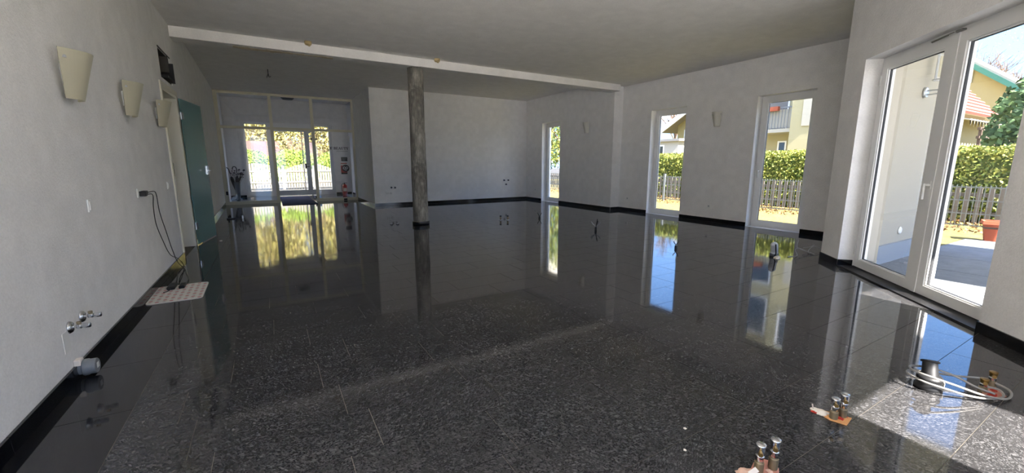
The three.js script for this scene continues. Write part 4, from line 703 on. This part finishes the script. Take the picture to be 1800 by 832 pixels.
{
  const g = thing('house', 'gabled house with white eaves seen through the middle window', 'house', [30.5, -0.03, -3]);
  const sh = new THREE.Shape([[21, 4.4], [17.9, 6.2], [14.8, 4.4], [14.8, 0], [21, 0]].map((q) => new THREE.Vector2(...q)));
  part(g, 'gable_wall', new THREE.ExtrudeGeometry(sh, { depth: 8, bevelEnabled: false }).rotateY(Math.PI / 2), std(0xa89a6c, 0.95));
  const slope = Math.atan2(1.8, 3.1); for (const s of [1, -1]) part(g, 'roof', new THREE.BoxGeometry(9.4, 0.2, 5.0).rotateX(s * slope).translate(3.6, 5.15, -17.9 + s * 2.0), std(0x9f9690, 0.85)), part(g, 'bargeboard', new THREE.BoxGeometry(0.1, 0.4, 5.0).rotateX(s * slope).translate(-1.1, 5.1, -17.9 + s * 2.0), M.paint);
  winIn(g, -0.05, 2.6, 4.0, -20.3, -19.5); winIn(g, -0.05, 2.6, 4.0, -18.4, -17.4);
  const s = thing('garden_shed', 'low grey garden shed above the hedge in the middle window', 'shed', [17.0, -0.03, -14.5]);
  part(s, 'wall', bx(0, 2.5, 0, 2.25, -1.4, 1.2), std(0xb3aea6, 0.9)); part(s, 'roof', bx(-0.2, 2.7, 2.25, 2.36, -1.6, 1.4), O.roofGrey); winIn(s, 0, 1.5, 2.1, -0.5, 0.4);
}
leafyTree('laurel_bush', 'tall dark green bush at the right edge of the terrace view', [17.5, 0, -2.35], 1.2, 1.8, 1.9, 5200, 0.17, DG);
bareTree('bare spreading tree behind the red and green roofs', [45, 0, -9.4], 11.5, 6, 900);
bareTree('bare tree top above the middle window view', [34, 0, -27], 10, 5, 700);
bareTree('slim bare tree standing in the sky right of the roofs', [50, 0, -8.2], 11, 6, 500);
leafyTree('garden_tree', 'light green tree filling the farthest tall window', [15.5, 0, -20.5], 2.2, 2.3, 3.3, 4200, 0.2, [...YG, [0.08, 0.16, 0.05]]);
leafyTree('garden_tree', 'dark green conifer far behind the farthest tall window', [24, 0, -34], 3.0, 4.0, 4.5, 4000, 0.3, DG);
// ---- north side, seen through the entrance
{
  for (let k = 0; k < 7; k++) {
    const x0 = -6 + k * 2.2, g = thing('arched_picket_fence', `pale arched picket fence section ${['far left outside', 'left outside', 'behind the left side light', 'behind the entrance door', 'behind the right side light', 'right outside', 'far right outside'][k]}`, 'fence', [x0, -0.03, -22]), p = [];
    for (let x = 0; x < 2.1; x += 0.115) p.push(bx(x, x + 0.085, 0.08, 0.92 + 0.28 * Math.sin(Math.PI * x / 2.1), 0, 0.02)); for (const y of [0.3, 0.8]) p.push(bx(0, 2.15, y, y + 0.07, 0.02, 0.05));
    part(g, 'pickets', p, O.palePicket); part(g, 'post', bx(2.1, 2.2, 0, 1.1, -0.04, 0.08), O.palePicket);
  }
}
for (const [x, z, r, h, l] of [[-3.5, -25, 1.4, 1.0, 'left end'], [-1.0, -24.6, 1.3, 0.95, 'behind the left side light'], [1.2, -24.8, 1.4, 0.95, 'behind the entrance door'], [3.6, -25, 1.5, 1.0, 'right end']]) leafyTree('green_shrub', `bright green shrub behind the pale fence, ${l}`, [x, 0, z], r, h, 0.95, 5200, 0.13, BG, false);
for (const [x, z, r, h, y, l] of [[-7, -36, 4, 4.6, 4.4, 'far left'], [-2, -37, 4.2, 5, 4.5, 'behind the left side light'], [2.5, -36, 4.2, 5, 4.3, 'behind the entrance door'], [7, -38, 4.4, 5, 4.6, 'behind the right side light'], [12, -39, 4.4, 5, 4.6, 'far right'], [-4, -46, 5, 6, 5.5, 'second row on the left'], [3, -47, 5, 6, 5.5, 'second row in the middle'], [9.5, -46, 5, 6, 5.5, 'second row on the right']]) leafyTree('spring_tree', `yellow-green spring tree beyond the forecourt, ${l}`, [x, 0, z], r, h, y, 15000, 0.24, AU);
{
  const g = thing('brown_shrub', 'brown bare shrub behind the entrance door view', 'shrub', [1.7, 0, -27]), out = []; for (let i = 0; i < 6; i++) branch(out, new THREE.Vector3(rr(-0.4, 0.4), 0, rr(-0.4, 0.4)), new THREE.Vector3(rr(-0.4, 0.4), 1, rr(-0.4, 0.4)).normalize(), 1.1, 0.035, 4, 0.8); part(g, 'twigs', out, O.bark);
  leaves(g, 'buds', 900, 0.1, inBall(0, 1.9, 0, 1.4, 1.3, 1.4), AU);
  const c = thing('cottage', 'small cream cottage with pinkish roof far beyond the entrance', 'house', [-2.2, -0.03, -30]);
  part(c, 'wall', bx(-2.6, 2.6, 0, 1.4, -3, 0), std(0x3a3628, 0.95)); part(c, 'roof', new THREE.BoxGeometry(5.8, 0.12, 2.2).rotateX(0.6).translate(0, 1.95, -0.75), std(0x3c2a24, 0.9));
}
renderer.render(scene, camera);
